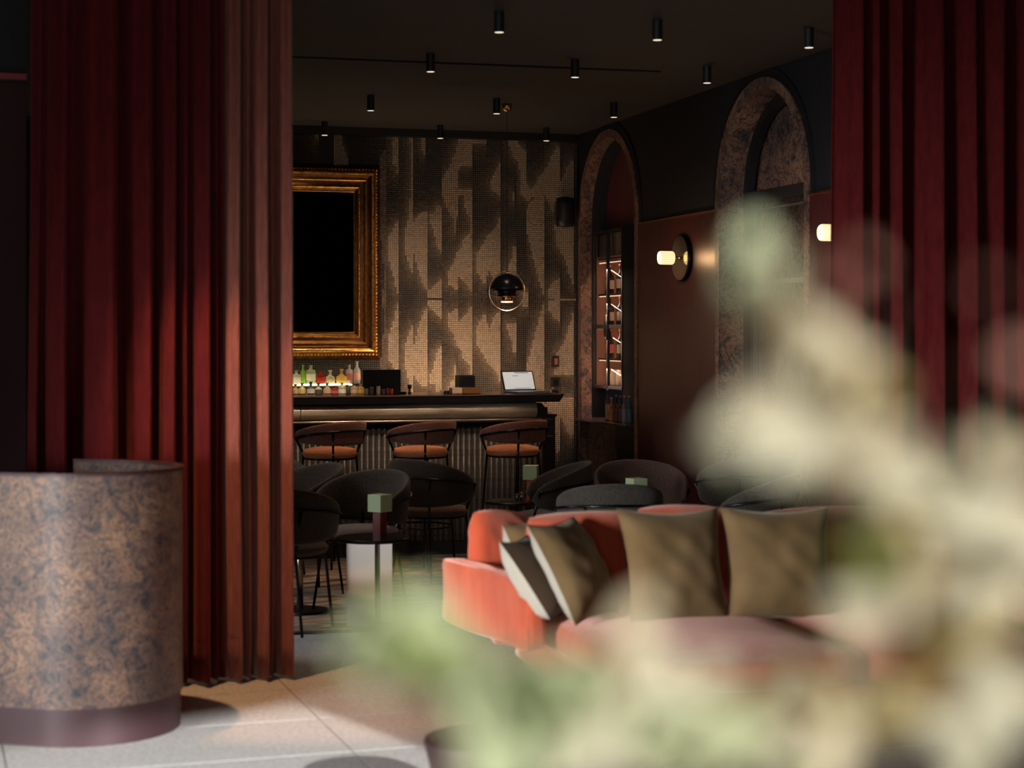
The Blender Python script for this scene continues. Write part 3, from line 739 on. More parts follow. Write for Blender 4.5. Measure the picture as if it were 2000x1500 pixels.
# arm: local frame with its long side running back from the front corner
AW, AL, AH = .085, .80, .265
ap = (AW/2*math.cos(arm_rz)-AL/2*math.sin(arm_rz), AL/2*math.cos(arm_rz)+AW/2*math.sin(arm_rz), .325+AH/2)
sobj('left_arm', softbox(AW, AL, AH, .025, .006, 8, 1), 'coral', True, arm_rz, ap)
bm = bmesh.new(); a_, b_, c_ = AW/2-.008, AL/2-.006, AH/2-.006
tube(bm, [(-a_, -b_, -c_), (-a_, -b_, c_*.96), (-a_*.9, -b_*.97, c_), (-a_, b_*.9, c_)], .004, 6)
tube(bm, [(a_, -b_, -c_), (a_, -b_, c_*.96), (a_*.9, -b_*.97, c_), (a_, b_*.9, c_)], .004, 6)
sobj('piping', bm, 'coral', True, arm_rz, ap)
SL = 2.66
sobj('base', softbox(SL-.16, 1.42, .12, .03, 0, 8, 2), 'coral', True, 0, (SL/2+.06, -.06+.02, .24))
for i, (xa, xb) in enumerate(((.13, 1.00), (1.00, 1.80), (1.80, 2.60))):
    yfr = -.80; ybk = .45
    sobj('seat_cushion', softbox(xb-xa-.008, ybk-yfr, .13, .045, .025, 9, 10+i), 'coral', True, 0, ((xa+xb)/2, (yfr+ybk)/2, .36))
sobj('back', softbox(SL-.1, .16, .46, .05, 0, 8, 3), 'coral', True, 0, (SL/2, .69, .46))
for lx_, ly_ in ((.25, -.66), (2.4, -.66), (.25, .55), (2.4, .55)):
    bm = bmesh.new(); lathe(bm, [(.016, 0), (.024, .01), (.028, .182)], 12); sobj('leg', bm, 'darkmetal', True, 0, (lx_, ly_, .006))
def pillow_bm(w_, h_, t_, n=14, seed=0, pinch=.09, side=0, wr=.006, soft=0.0):
    # side 0: whole, +1: front half, -1: back half ; lies in the xz-plane facing -y
    rnd = random.Random(seed); ph = [rnd.random()*6 for _ in range(6)]
    bm = bmesh.new()
    def pt(u, v, sg):
        x = u*w_/2*(1-pinch*(1-v*v))*(1-soft*u*u*v*v); z = v*h_/2*(1-pinch*(1-u*u))*(1-soft*u*u*v*v)
        k = max(0, (1-abs(u)**2.6)*(1-abs(v)**2.6))**.55
        wv = wr*math.sin(u*6+v*4+ph[0])*math.sin(v*7-u*3+ph[1])+wr*.7*math.sin((u+v)*9+ph[2])
        return Vector((x, sg*(-(t_/2*k+wv*k)), z))
    for sg in ((1, -1) if side == 0 else (side,)):
        g = [[bm.verts.new(pt(-1+2*i/n, -1+2*j/n, sg)) for j in range(n+1)] for i in range(n+1)]
        for i in range(n):
            for j in range(n):
                f = (g[i][j], g[i+1][j], g[i+1][j+1], g[i][j+1]); bm.faces.new(f if sg > 0 else f[::-1])
    if side == 0: bmesh.ops.remove_doubles(bm, verts=bm.verts[:], dist=1e-5)
    return bm
def back_cush(px, py, zc, w_, h_, t_, rx, ry, rz, seed):
    p = onD(px, py, zc)
    o = obj('back_cushion', pillow_bm(w_, h_, t_, 18, seed, .03, 0, .008, .15), 'coral', sofa, True)
    o.location = (p.x-sx, p.y-sy, p.z); o.rotation_euler = (rx, ry, rz)
    md = o.modifiers.new('s', 'SUBSURF'); md.levels = 1; md.render_levels = 1
back_cush(978, 1075, 7.28, .34, .36, .16, -.15, .10, .45, 1)
back_cush(1160, 1105, 7.02, .62, .47, .20, -.20, 0, .02, 2)
back_cush(1345, 1098, 7.12, .50, .50, .20, -.20, .04, -.04, 3)
back_cush(1610, 1100, 7.25, .74, .50, .20, -.20, -.02, -.02, 4)
def pillow(px, py, zc, w_, h_, rx, ry, rz, label, m, back='cream', seed=0, t_=.17):
    p = onD(px, py, zc)
    t = thing('throw_pillow', label, 'pillow', (p.x, p.y, p.z), 0, 'throw pillows on the coral sofa')
    t.rotation_euler = (rx, ry, rz)
    a = obj('front_cover', pillow_bm(w_, h_, t_, 20, seed, .12, 1, .005), m, t, True)
    b_ = obj('back_cover', pillow_bm(w_, h_, t_, 12, seed, .10, -1), back, t, True); b_['label'] = 'cream back cover'
    return t
pillow(1520, 1103, 6.82, .44, .45, -.26, .02, -.10, 'brown velvet throw pillow, square-on, rightmost on the coral sofa', 'taupe', seed=5)
pillow(1317, 1108, 6.72, .44, .46, -.30, .03, .12, 'brown velvet throw pillow in the middle, pale edge at its left', 'taupe', seed=6)
pillow(1122, 1112, 6.72, .40, .42, -.52, .02, .80, 'tan velvet throw pillow leaning sideways in front of the coral back', 'taupe', seed=7)
pillow(1052, 1128, 6.72, .34, .36, -.62, .04, .98, 'dark brown throw pillow leaning against the sofa arm', 'darkbrown', seed=8)
pillow(1040, 1078, 7.05, .28, .26, -.40, .0, .7, 'small brown throw pillow, its tip showing behind the dark one', 'taupe', seed=9)

# maroon pot on the floor before the sofa
pp_ = onD(945, 1447, 5.5)
pot = thing('flower_pot', 'tapered dark maroon pot standing on the pale floor before the sofa', 'pot', (pp_.x, pp_.y, .010))
bm = bmesh.new(); lathe(bm, [(.125, 0), (.13, .01), (.187, pp_.z-.01), (.184, pp_.z), (.165, pp_.z), (.15, pp_.z-.06)], 36); obj('pot_body', bm, 'maroonmetal', pot, True)

# ------------------------------------------------------------------ gilded mirror
yw = YB-.02
fr_r = onY(744, 500, yw-.04).x; zt1 = onY(740, 323, yw-.04).z; zb1 = onY(740, 702, yw-.04).z
fw = 1.42; xl = fr_r-fw
mir = thing('gilded_mirror', 'large dark mirror in a carved gilded frame on the mosaic wall', 'mirror', ((xl+fr_r)/2, yw, (zt1+zb1)/2))
def frame_ring(off0, off1, y0, y1, m, name, ymid=None, smooth=False):
    # moulding strip between two insets, with a domed section
    bm = bmesh.new(); hw = fw/2; hh = (zt1-zb1)/2; rows = []
    K = 7
    for k in range(K):
        t = k/(K-1); o_ = off0+(off1-off0)*t
        yy = y0+(y1-y0)*t - (ymid or 0)*math.sin(math.pi*t)
        rows.append([bm.verts.new((sx_*(hw-o_), yy, sz_*(hh-o_))) for sx_, sz_ in ((-1,-1),(1,-1),(1,1),(-1,1))])
    for a, b_ in zip(rows, rows[1:]):
        for k in range(4): bm.faces.new((a[k], a[(k+1) % 4], b_[(k+1) % 4], b_[k]))
    bmesh.ops.recalc_face_normals(bm, faces=bm.faces[:])
    return obj(name, bm, m, mir, smooth)
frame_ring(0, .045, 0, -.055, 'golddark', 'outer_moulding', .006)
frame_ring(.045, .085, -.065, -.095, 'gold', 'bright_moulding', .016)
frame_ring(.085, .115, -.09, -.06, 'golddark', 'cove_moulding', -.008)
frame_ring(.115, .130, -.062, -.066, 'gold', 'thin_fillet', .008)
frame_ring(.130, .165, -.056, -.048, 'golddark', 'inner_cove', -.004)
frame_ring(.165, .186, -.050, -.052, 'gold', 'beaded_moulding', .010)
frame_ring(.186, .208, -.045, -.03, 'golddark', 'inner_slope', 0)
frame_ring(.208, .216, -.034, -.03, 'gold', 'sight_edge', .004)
bm = bmesh.new(); hw = fw/2; hh = (zt1-zb1)/2
def beads(off, y_, r_, step):
    k = 0; L = 2*(hh-off)
    m_ = int(L/step)
    for i in range(m_+1):
        for sg in (-1, 1):
            bmesh.ops.create_icosphere(bm, subdivisions=1, radius=r_, matrix=Matrix.Translation((sg*(hw-off), y_, -(hh-off)+i*L/m_)) @ Matrix.Diagonal((1, .8, 1.3, 1)))
    L = 2*(hw-off); m_ = int(L/step)
    for i in range(1, m_):
        for sg in (-1, 1):
            bmesh.ops.create_icosphere(bm, subdivisions=1, radius=r_, matrix=Matrix.Translation((-(hw-off)+i*L/m_, y_, sg*(hh-off))) @ Matrix.Diagonal((1.3, .8, 1, 1)))
beads(.040, -.060, .010, .0265); beads(.176, -.060, .006, .014)
o = obj('beading', bm, 'gold', mir, True); o['kind'] = 'stuff'
obj('mirror_glass', B((0, -.03, 0), (fw-.40, .006, 2*hh-.40)), 'mirrorblack', mir)
obj('frame_backing', B((0, -.012, 0), (fw-.05, .016, 2*hh-.05)), 'blackpaint', mir)

# ------------------------------------------------------------------ speaker, switches
p = onY(1105, 414, YB-.12)
sp = thing('wall_speaker', 'black rounded wall speaker at the right edge of the mosaic', 'speaker', (p.x, YB-.02, p.z))
obj('speaker_body', B((0, -.085, 0), (.145, .13, .245), 0, .055), 'blackpaint', sp, True)
obj('bracket', B((0, -.01, 0), (.05, .03, .08)), 'blackpaint', sp)
obj('badge', B((0, -.152, -.08), (.022, .004, .004)), 'chrome', sp)
def plate(px, py, w_, h_, name, lab, cat, m2):
    p = onY(px, py, YB-.03); t = thing(name, lab, cat, (p.x, YB-.011, p.z))
    obj('cover_plate', B((0, -.010, 0), (w_, .02, h_), 0, .002), 'blackpaint', t)
    obj('insert', B((0, -.022, 0), (w_*.5, .006, h_*.55), 0, .001), m2, t)
plate(1086, 706, .052, .090, 'wall_control', 'black wall control with a copper-coloured face, topmost on the mosaic', 'switch', mat('copper_face', (.45, .16, .08), .4, .4))
plate(1085, 746, .072, .072, 'light_switch', 'square black switch plate on the mosaic under the copper control', 'switch', 'darkmetal')
plate(1085, 765, .058, .034, 'wall_socket', 'small black socket just above the end of the bar', 'socket', 'darkmetal')

# ------------------------------------------------------------------ things on the bar
ZB = ZT
def onbar(px, dy): # x for a pixel column at depth YBAR+dy
    return onY(px, 760, YBAR+dy).x
# laptop: base on the bar, screen leaning back
lx0, lx1 = onbar(982, .30), onbar(1050, .30)
lt = thing('laptop', 'open laptop with a bright white page, at the right end of the bar', 'laptop', ((lx0+lx1)/2, YBAR+.30, ZB), math.radians(12))
lw = lx1-lx0
obj('keyboard_base', B((0, -.10, .008), (lw, .20, .014), 0, .002), mat('silver_plastic', (.45, .44, .46), .3, .6), lt)
lid = obj('screen_lid', B((0, 0, .075), (lw, .008, .150), 0, .002), 'blackpaint', lt)
lid.location = (0, 0, .012); lid.rotation_euler = (math.radians(-22), 0, 0)
# slight shear to the left comes from the turned lid
scr = obj('screen', B((0, -.0052, .076), (lw-.020, .002, .128)), emit('screen_white', (.80, .86, .88), .40), lid)
bm = bmesh.new()
for (x_, z_, w_, h_) in ((.03, .134, .11, .005), (-.02, .112, .045, .004), (.02, .018, .13, .003)): box(bm, (x_, -.0068, z_), (w_, .001, h_))
obj('screen_text', bm, mat('screen_ink', (.16, .18, .30), .6), lid)
# monitor seen from behind, black
mx0, mx1 = onbar(705, .55), onbar(779, .55)
mo = thing('monitor', 'wide black monitor back beside the lit bottles', 'monitor', ((mx0+mx1)/2, YBAR+.50, ZB+.005))
zm1 = onY(742, 723, YBAR+.55).z-ZB
obj('screen_housing', B((0, 0, zm1-.085), (mx1-mx0, .03, .17), 0, .004), 'blackpaint', mo)
obj('stand', B((0, .02, (zm1-.15)/2), (.06, .03, zm1-.15)), 'blackpaint', mo); obj('foot', B((0, .0, .005), (.16, .10, .010), 0, .002), 'blackpaint', mo)
pt_ = thing('card_printer', 'small black box with a rounded top on the bar left of the laptop', 'printer', (onbar(908, .45), YBAR+.45, ZB))
zq = onY(908, 733, YBAR+.45).z-ZB
obj('printer_body', B((0, 0, zq/2), (.118, .12, zq), 0, .010), 'blackpaint', pt_); obj('printer_lid', B((0, 0, zq-.004), (.112, .114, .012), 0, .004), mat('dark_plum', (.07, .03, .03), .4), pt_)
def crate(px0, px1, py, dy, m, lab):
    x0_, x1_ = onbar(px0, dy), onbar(px1, dy); hh_ = onY(px0, py, YBAR+dy).z-ZB
    t = thing('menu_box', lab, 'box', ((x0_+x1_)/2, YBAR+dy, ZB), 0, 'small boxes on the bar top'); w_ = x1_-x0_
    obj('box_bottom', B((0, 0, .003), (w_, .10, .005)), m, t)
    for s_ in (-1, 1):
        obj('box_side', B((0, s_*.047, hh_/2), (w_, .006, hh_), 0, .001), m, t)
        obj('box_end', B((s_*(w_/2-.003), 0, hh_/2), (.006, .088, hh_), 0, .001), m, t)
crate(880, 899, 757, .16, 'wood', 'light oak little box on the bar')
crate(900.5, 935, 757, .14, 'brassbox', 'ochre box on the bar next to the oak box')
o = obj('coaster_stack', lathe(bmesh.new(), [(.018, 0), (.018, .02), (.015, .022)], 12), 'blackpaint'); o.location = (onbar(872, .2), YBAR+.2, ZB); tag(o, 'little black stack left of the oak box on the bar', 'coasters')

# bottles
BP = { # profiles (r, z) for a height of 1 and body radius of 1, with neck
 'wine': [(.95, 0), (1, .02), (1, .60), (.85, .68), (.38, .78), (.32, .95), (.36, .96), (.36, .985), (.30, .99)],
 'square': [(.95, 0), (1, .02), (1, .62), (.9, .68), (.34, .73), (.30, .88), (.36, .89), (.36, .95)],
 'round': [(.8, 0), (1, .08), (1.08, .30), (.9, .48), (.40, .60), (.30, .66), (.30, .86), (.38, .87), (.38, .92)],
 'squat': [(.9, 0), (1.05, .05), (1.1, .45), (.8, .60), (.35, .70), (.35, .86)],
}
GL = {}
def glassm(c):
    if c not in GL: GL[c] = mat('bottle_glass', c, .10, 0, Transmission_Weight=.35, IOR=1.35)
    return GL[c]
LM = {}
def flat(c, r_=.5):
    if c not in LM: LM[c] = mat('print_colour', c, r_)
    return LM[c]
def bottle(x, y, z, r, h_, kind, gc, lc, cc_, label, group, lz=(.18, .5)):
    t = thing('bottle', label, 'bottle', (x, y, z), 0, group)
    p = BP[kind]
    obj('bottle_body', lathe(bmesh.new(), [(a*r, b_*h_) for a, b_ in p], 12), glassm(gc), t, True)
    ztop_ = p[-1][1]*h_
    obj('cap', lathe(bmesh.new(), [(.40*r, 0), (.42*r, h_*.06), (.36*r, h_*.075)], 10), flat(cc_), t, True).location = (0, 0, ztop_-.002)
    if lc:
        rr = r*(1.08 if kind in ('round', 'squat') else 1.02)
        bm = bmesh.new(); n_ = 12; a_, b__ = lz
        rows = [[bm.verts.new((rr*math.cos(math.radians(-165+150*k/n_)), rr*math.sin(math.radians(-165+150*k/n_)), zz*h_)) for k in range(n_+1)] for zz in (a_, b__)]
        for k in range(n_): bm.faces.new((rows[0][k], rows[0][k+1], rows[1][k+1], rows[1][k]))
        obj('label', bm, flat(lc), t)
    return t
CLR = (.75, .80, .74); AMB = (.65, .38, .10); GRN = (.30, .55, .10); RED = (.50, .03, .02); DK = (.05, .05, .06)
g_ = 'spirit bottles on the lit step behind the bar'
YS = 13.37; zs_ = zk+.012
for px, w_, top, kind, gc, lc, cc_, lab in (
 (579, 17, 722, 'square', (.72,.78,.66), (.70,.72,.62), (.10,.16,.10), 'pale square bottle at the curtain edge on the lit step'),
 (592, 11, 713, 'wine', (.32,.62,.10), None, (.25,.6,.05), 'bright green slim bottle on the lit step'),
 (607, 19, 709, 'square', (.55,.66,.42), (.80,.80,.72), (.03,.02,.05), 'green-tinted bottle with round white badge and black stopper'),
 (626, 17, 722, 'squat', RED, (.35,.02,.02), (.35,.03,.02), 'dark red rounded bottle on the lit step'),
 (645, 18, 721, 'round', (.75,.70,.52), None, (.80,.66,.40), 'clear decanter-shaped bottle with amber stopper'),
 (667, 20, 719, 'round', (.85,.62,.25), (.62,.45,.10), (.75,.25,.15), 'golden decanter-shaped bottle with coral stopper'),
 (682, 15, 708, 'square', (.66,.64,.60), (.55,.16,.12), (.02,.02,.02), 'clear bottle with red print and black cap'),
 (697, 14, 706, 'wine', (.74,.72,.68), (.80,.45,.36), (.45,.45,.45), 'tall clear bottle with pink print, rightmost on the lit step')):
    p = onY(px, 753, YS); top_ = onY(px, top, YS).z-zs_
    bottle(p.x, YS, zs_, w_*.5*.0040, top_*.96, kind, gc, lc, cc_, lab, g_)
# second row in front, on the bar top
g2 = 'bottles lined up on the bar top'
rnd = random.Random(5)
for k, (px, top, gc, lc, cc_, lab) in enumerate((
 (577, 750, (.70,.45,.22), (.50,.34,.16), (.25,.16,.08), 'small amber flask nearest the curtain on the bar top'),
 (590, 747, (.80,.74,.55), (.62,.42,.10), (.70,.65,.40), 'clear flask with yellow label on the bar top'),
 (607, 745, (.12,.12,.16), (.60,.50,.42), (.18,.16,.2), 'dark rounded bottle with beige label on the bar top'),
 (622, 748, (.70,.68,.50), (.08,.08,.05), (.12,.02,.02), 'pale bottle with black label and dark red cap on the bar top'),
 (639, 747, (.55,.45,.42), (.62,.36,.20), (.45,.22,.12), 'smoky bottle with copper label on the bar top'),
 (654, 754, (.40,.06,.06), (.55,.12,.10), (.3,.03,.03), 'short red bottle on the bar top'),
 (668, 747, (.60,.58,.40), (.75,.68,.52), (.62,.38,.22), 'clear bottle with cream label and copper cap on the bar top'),
 (678, 752, (.14,.13,.07), (.05,.04,.04), (.1,.1,.1), 'short dark olive bottle on the bar top'),
 (692, 750, (.62,.46,.30), (.70,.42,.28), (.2,.05,.03), 'clear bottle with peach label on the bar top'),
 (704, 750, (.75,.50,.15), (.70,.50,.12), (.65,.3,.12), 'amber bottle with yellow label next to the monitor'))):
    yy = YBAR+.36+.02*(k % 2); p = onY(px, 768, yy); top_ = onY(px, top, yy).z-ZB
    bottle(p.x, yy, ZB, .027, max(top_*1.02, .055), 'round' if k < 5 else 'square', gc, lc, cc_, lab, g2, (.08, .42))
g3 = 'jars and cans on the bar top before the monitor'
for k, (px, top, c1, lab) in enumerate(((716, 759, (.20,.19,.17), 'small grey glass jar, first before the monitor'), (726, 756, (.09,.08,.06), 'dark tumbler before the monitor'), (739, 754, (.62,.42,.40), 'tall pale pink can before the monitor'), (749, 760, (.10,.12,.10), 'small dark jar right of the pink can'), (757, 758, (.40,.05,.05), 'slim red can before the monitor'), (764, 759, (.62,.05,.04), 'bright red can at the monitor edge'))):
    yy = YBAR+.30; hh_ = onY(px, top, yy).z-ZB; w_ = .014 if k != 4 else .008
    t = thing('jar', lab, 'jar', (onbar(px, .30), yy, ZB), 0, g3)
    obj('jar_body', lathe(bmesh.new(), [(w_*.9, 0), (w_, .003), (w_, hh_*.85), (w_*.9, hh_*.9)], 12), flat(c1, .25), t, True)
    obj('lid', lathe(bmesh.new(), [(w_*.95, hh_*.9), (w_*.95, hh_)], 12), flat((c1[0]*.6+.1, c1[1]*.6+.08, c1[2]*.6+.06), .3), t, True)
t = thing('jigger', 'dark cocktail jigger with a bronze foot right of the monitor', 'bar tool', (onbar(800, .3), YBAR+.30, ZB))
obj('cup_part', lathe(bmesh.new(), [(.006, .028), (.014, .040), (.016, .062)], 14), 'darkmetal', t, True); obj('foot', lathe(bmesh.new(), [(.014, 0), (.008, .02), (.006, .03)], 14), 'copper', t, True)
o = obj('ashtray', lathe(bmesh.new(), [(.022, 0), (.026, .012), (.022, .014), (.018, .005)], 16), 'glass', None, True); o.location = (onbar(787, .26), YBAR+.26, ZB); tag(o, 'low glass dish next to the jigger on the bar', 'dish')

# ------------------------------------------------------------------ wine cabinet in the far arch
XC = XR+.09
yc1 = onX(1160, 600, XC).y; yc0 = onX(1217, 600, XC).y; yd0 = A1[0]-A1[1]+.012
yc1 = min(yc1, A1[0]+A1[1]-.012)
ztop = onX(1187, 449, XC).z; zlit = onX(1187, 512, XC).z; zbot = onX(1187, 759, XC).z; zcount = onX(1200, 823, XC).z
wc = thing('wine_cabinet', 'tall dark cabinet with lit wine shelves in the far arch', 'cabinet', (XC, (yc0+yc1)/2, 0))
def wcl(c, s, name, m, par=None, bev=0):
    return obj(name, B((c[0]-XC, c[1]-(yc0+yc1)/2, c[2]), s, 0, bev), m, par or wc)
dep = .34
ym = (yc0+yc1)/2; yw_ = yc1-yc0
copperwall = mat('copper_interior', (.42, .20, .12), .5)
wcl((XC+dep, ym, (zlit+zbot)/2), (.01, yw_+.25, ztop-zbot), 'back_panel', copperwall)
wcl((XC+dep/2+.02, A1[0]+A1[1]-.018, (ztop+zbot)/2), (dep, .012, ztop-zbot), 'side_panel', copperwall)
wcl((XC+dep/2+.02, yc0-.04, (ztop+zbot)/2), (dep, .012, ztop-zbot), 'side_panel', copperwall)
zsh = [onX(1187, v, XC).z for v in (575, 638, 702)]
led = emit('shelf_light', (1, .66, .45), 1.3)
for z_ in zsh+[zbot+.012]:
    wcl((XC+dep/2+.02, ym, z_), (dep-.03, yw_+.06, .014), 'shelf', 'blackpaint')
for z_ in zsh+[zlit+.014]:
    wcl((XC+.05, ym, z_-.012), (.012, yw_+.04, .005), 'shelf_light', led)
for z_ in zsh+[zlit+.014]: light('shelf_lamp', 'AREA', (XC+.07, ym, z_-.02), (XC+.22, ym, z_-.25), 4.5, (1, .62, .42), shape='RECTANGLE', size=.012, size_y=yw_*.9)
wcl((XC+dep/2+.02, ym, zlit+.03), (dep-.03, yw_+.06, .014), 'shelf', 'blackpaint')
fr = .022
dr = obj('door', B((0, 0, 0), (.02, fr, ztop-zbot)), 'blackpaint', wc); dr.location = (0, -yw_/2+fr/2, (ztop+zbot)/2)
for (yy, zz, sy_, sz_) in ((yw_-fr, 0, fr, ztop-zbot), (yw_/2-fr/2, (ztop-zbot)/2-fr/2, yw_, fr), (yw_/2-fr/2, -(ztop-zbot)/2+fr/2, yw_, fr), (yw_/2-fr/2, 0, fr*1.3, ztop-zbot), (yw_/2-fr/2, (zsh[1]-(ztop+zbot)/2), yw_, .03)):
    obj('door_frame', B((-.001, yy, zz), (.022, sy_, sz_)), 'blackpaint', dr)
bm = bmesh.new(); lathe(bm, [(.02, -.016), (.085, -.012), (.09, 0), (.085, .004)], 28, axis='X'); bmesh.ops.scale(bm, vec=(1, .55, 1.15), verts=bm.verts[:])
o = obj('handle', bm, 'darkmetal', dr, True); o.location = (-.012, yw_/2-fr/2, zsh[1]-(ztop+zbot)/2)
gl = obj('glass_pane', B((.006, yw_/2-fr/2, 0), (.003, yw_-.02, ztop-zbot-.02)), mat('cabinet_glass', (1, 1, 1), .0, 0, Transmission_Weight=1, IOR=1.12), dr)
up = wcl((XC+.03, ym, (ztop+zlit)/2+.02), (.01, yw_-.03, ztop-zlit-.06), 'upper_mirror', mat('smoked_mirror', (.30, .27, .25), .08, 1))
# dark side leaf, upper board, counter and lower doors
wcl((XC+.02, (yd0+yc0)/2, (zcount+ztop)/2+.02), (.05, yc0-yd0-.004, ztop-zcount-.02), 'side_leaf', mat('matt_black', (.010, .010, .013), .85, Specular_IOR_Level=.1))
wcl((XC+.12, A1[0], ztop+.35), (.03, 2*A1[1]-.05, .68), 'upper_board', mat('maroon_board', (.09, .018, .022), .45))
wcl((XC-.02, A1[0], zcount), (.30, 2*A1[1]-.03, .018), 'counter_slab', mat('dark_marble', (.06, .045, .04), .12), None, .003)
wcl((XC+.02, ym-.0, zcount/2), (.16, yw_-.01, zcount-.03), 'lower_door', 'burl_wall')
wcl((XC+.02, (yd0+yc0)/2, zcount/2), (.15, yc0-yd0-.01, zcount-.03), 'lower_side', 'blackpaint')
for dy in (-.03, .03):
    bm = bmesh.new(); lathe(bm, [(.010, -.02), (.013, -.010), (.006, 0)], 12, axis='X'); o = obj('knob', bm, 'copper', wc, True); o.location = (-.06, dy-.05, onX(1188, 836, XC).z)
wcl((XC+.32, A1[0], (zbot+zcount)/2), (.01, 2*A1[1]-.03, zbot-zcount), 'niche_back', 'blackpaint')
# bottles on the shelves
g4 = 'wine bottles on the lit cabinet shelves'
names = {0: 'top', 1: 'second', 2: 'third', 3: 'lowest'}
lv = [zsh[0]+.008, zsh[1]+.008, zsh[2]+.008]
kk = 0
place_w = ['leftmost', 'second', 'third', 'fourth', 'rightmost']
cols = [(.62,.56,.44), (.66,.60,.48), (.62,.16,.14), (.60,.54,.46), (.70,.66,.56)]
caps = [[(.75,.68,.58), (.80,.72,.6), (.62,.08,.07), (.78,.70,.6), (.5,.4,.3)], [(.70,.05,.05)]*5, [(.55,.16,.10), (.70,.66,.6), (.60,.06,.06), (.7,.6,.5), (.66,.6,.52)]]
for s_, z_ in enumerate(lv):
    for k in range(5):
        yb_ = yc1-.10-(yw_-.17)*k/4; xb_ = XC+.10+(.05 if k % 2 else 0)
        bottle(xb_, yb_, z_+.001, .036, .218, 'wine', (.035, .03, .03), cols[(k*2+s_) % 5], caps[s_][k],
               '%s wine bottle on the %s lit shelf of the cabinet, %s' % (place_w[k], names[s_], ('pale label', 'cream label', 'red label', 'beige label', 'white label')[(k*2+s_) % 5]), g4)
for k in range(4):
    yb_ = yc1-.16-(yw_-.20)*k/3.4
    t = thing('glass_jar', '%s pale jar on the lowest lit shelf of the cabinet' % ('leftmost', 'second', 'third', 'rightmost')[k], 'jar', (XC+.12, yb_, zbot+.020), 0, 'pale jars on the lowest cabinet shelf')
    obj('jar_body', lathe(bmesh.new(), [(.03, 0), (.036, .01), (.036, .09+.01*(k % 2)), (.028, .10+.01*(k % 2))], 14), flat((.62, .52, .40), .3), t, True)
    obj('lid', lathe(bmesh.new(), [(.03, .10), (.03, .125)], 14), flat((.8, .74, .62)), t, True)
g5 = 'bottles on the dark counter of the far arch'
for k, (px, top, gc, lc, cc_, lab) in enumerate((
 (1187, 766, (.09,.07,.12), (.35,.28,.26), (.10,.09,.14), 'tallest dark bottle with a grey label on the arch counter'),
 (1194, 781, (.50,.22,.08), (.46,.20,.07), (.38,.22,.12), 'orange bottle on the arch counter'),
 (1204, 777, (.07,.04,.04), (.14,.05,.04), (.16,.13,.16), 'first dark red bottle on the arch counter'),
 (1212, 778, (.09,.05,.04), (.15,.06,.05), (.22,.15,.12), 'second dark red bottle on the arch counter'),
 (1220, 778, (.28,.29,.38), (.27,.27,.34), (.45,.36,.30), 'grey-blue bottle on the arch counter'),
 (1229, 778, (.07,.20,.26), (.06,.18,.24), (.45,.5,.52), 'teal bottle on the arch counter'))):
    Xb = XC-.07; p = onX(px, 815, Xb); hh_ = onX(px, top, Xb).z-zcount-.01
    bottle(Xb, p.y, zcount+.010, .022, hh_*1.05, 'wine', gc, lc, cc_, lab, g5, (.05, .55))

# ------------------------------------------------------------------ contents of the near arch: glazed doors before burl boards
XD = XR+.17
ga = thing('glazed_door', 'dark framed glazed door with fanlight filling the large arch', 'door', (XD, A2[0], 0))
def gl_(c, s, name, m, par=None): return obj(name, B((c[0], c[1], c[2]), s), m, par or ga)
outer = arch_pts(0, A2[1]-.015, A2[2]); inn = arch_pts(0, A2[1]-.075, A2[2])
o = obj('arched_frame', extrude_poly([outer+inn[::-1]], .05, M3), 'blackpaint', ga)
ztr = onX(1510, 380, XD).z
gl_((0, 0, ztr), (.05, 2*A2[1]-.10, .075), 'transom', 'blackpaint')
gl_((.0, A2[1]-.135, ztr/2), (.04, .035, ztr), 'door_stile', 'blackpaint')
gl_((-.01, A2[1]-.17, ztr/2), (.03, .004, ztr-.04), 'edge_strip', mat('steel_strip', (.16, .17, .19), .35, .9))
z403, z548 = onX(1525, 403, XD).z, onX(1525, 549, XD).z
gl_((.0, -.05, z403), (.02, 2*A2[1]-.30, .010), 'door_rail', mat('grey_metal', (.25, .26, .28), .3, .8))
gl_((.0, -.05, z548), (.02, 2*A2[1]-.30, .032), 'door_rail', mat('grey_metal2', (.20, .20, .21), .35, .6))
gl_((.012, -.03, ztr/2), (.004, 2*A2[1]-.28, ztr-.06), 'door_glass', mat('door_glass', (1, 1, 1), .0, 0, Transmission_Weight=1, IOR=1.25))
bd = thing('burl_board', 'burl-clad boards behind the glass of the large arch', 'board', (XR+.232, A2[0], 0))
obj('board_sheet', B((0, 0, 1.5), (.012, 1.4, 3.0)), 'burl_wall', bd)
zl = onX(1530, 806, XD+.02).z
o = obj('ledge', B((-.02, -.06, zl), (.03, 1.0, .010)), mat('pale_marble', (.6, .58, .56), .2), bd)

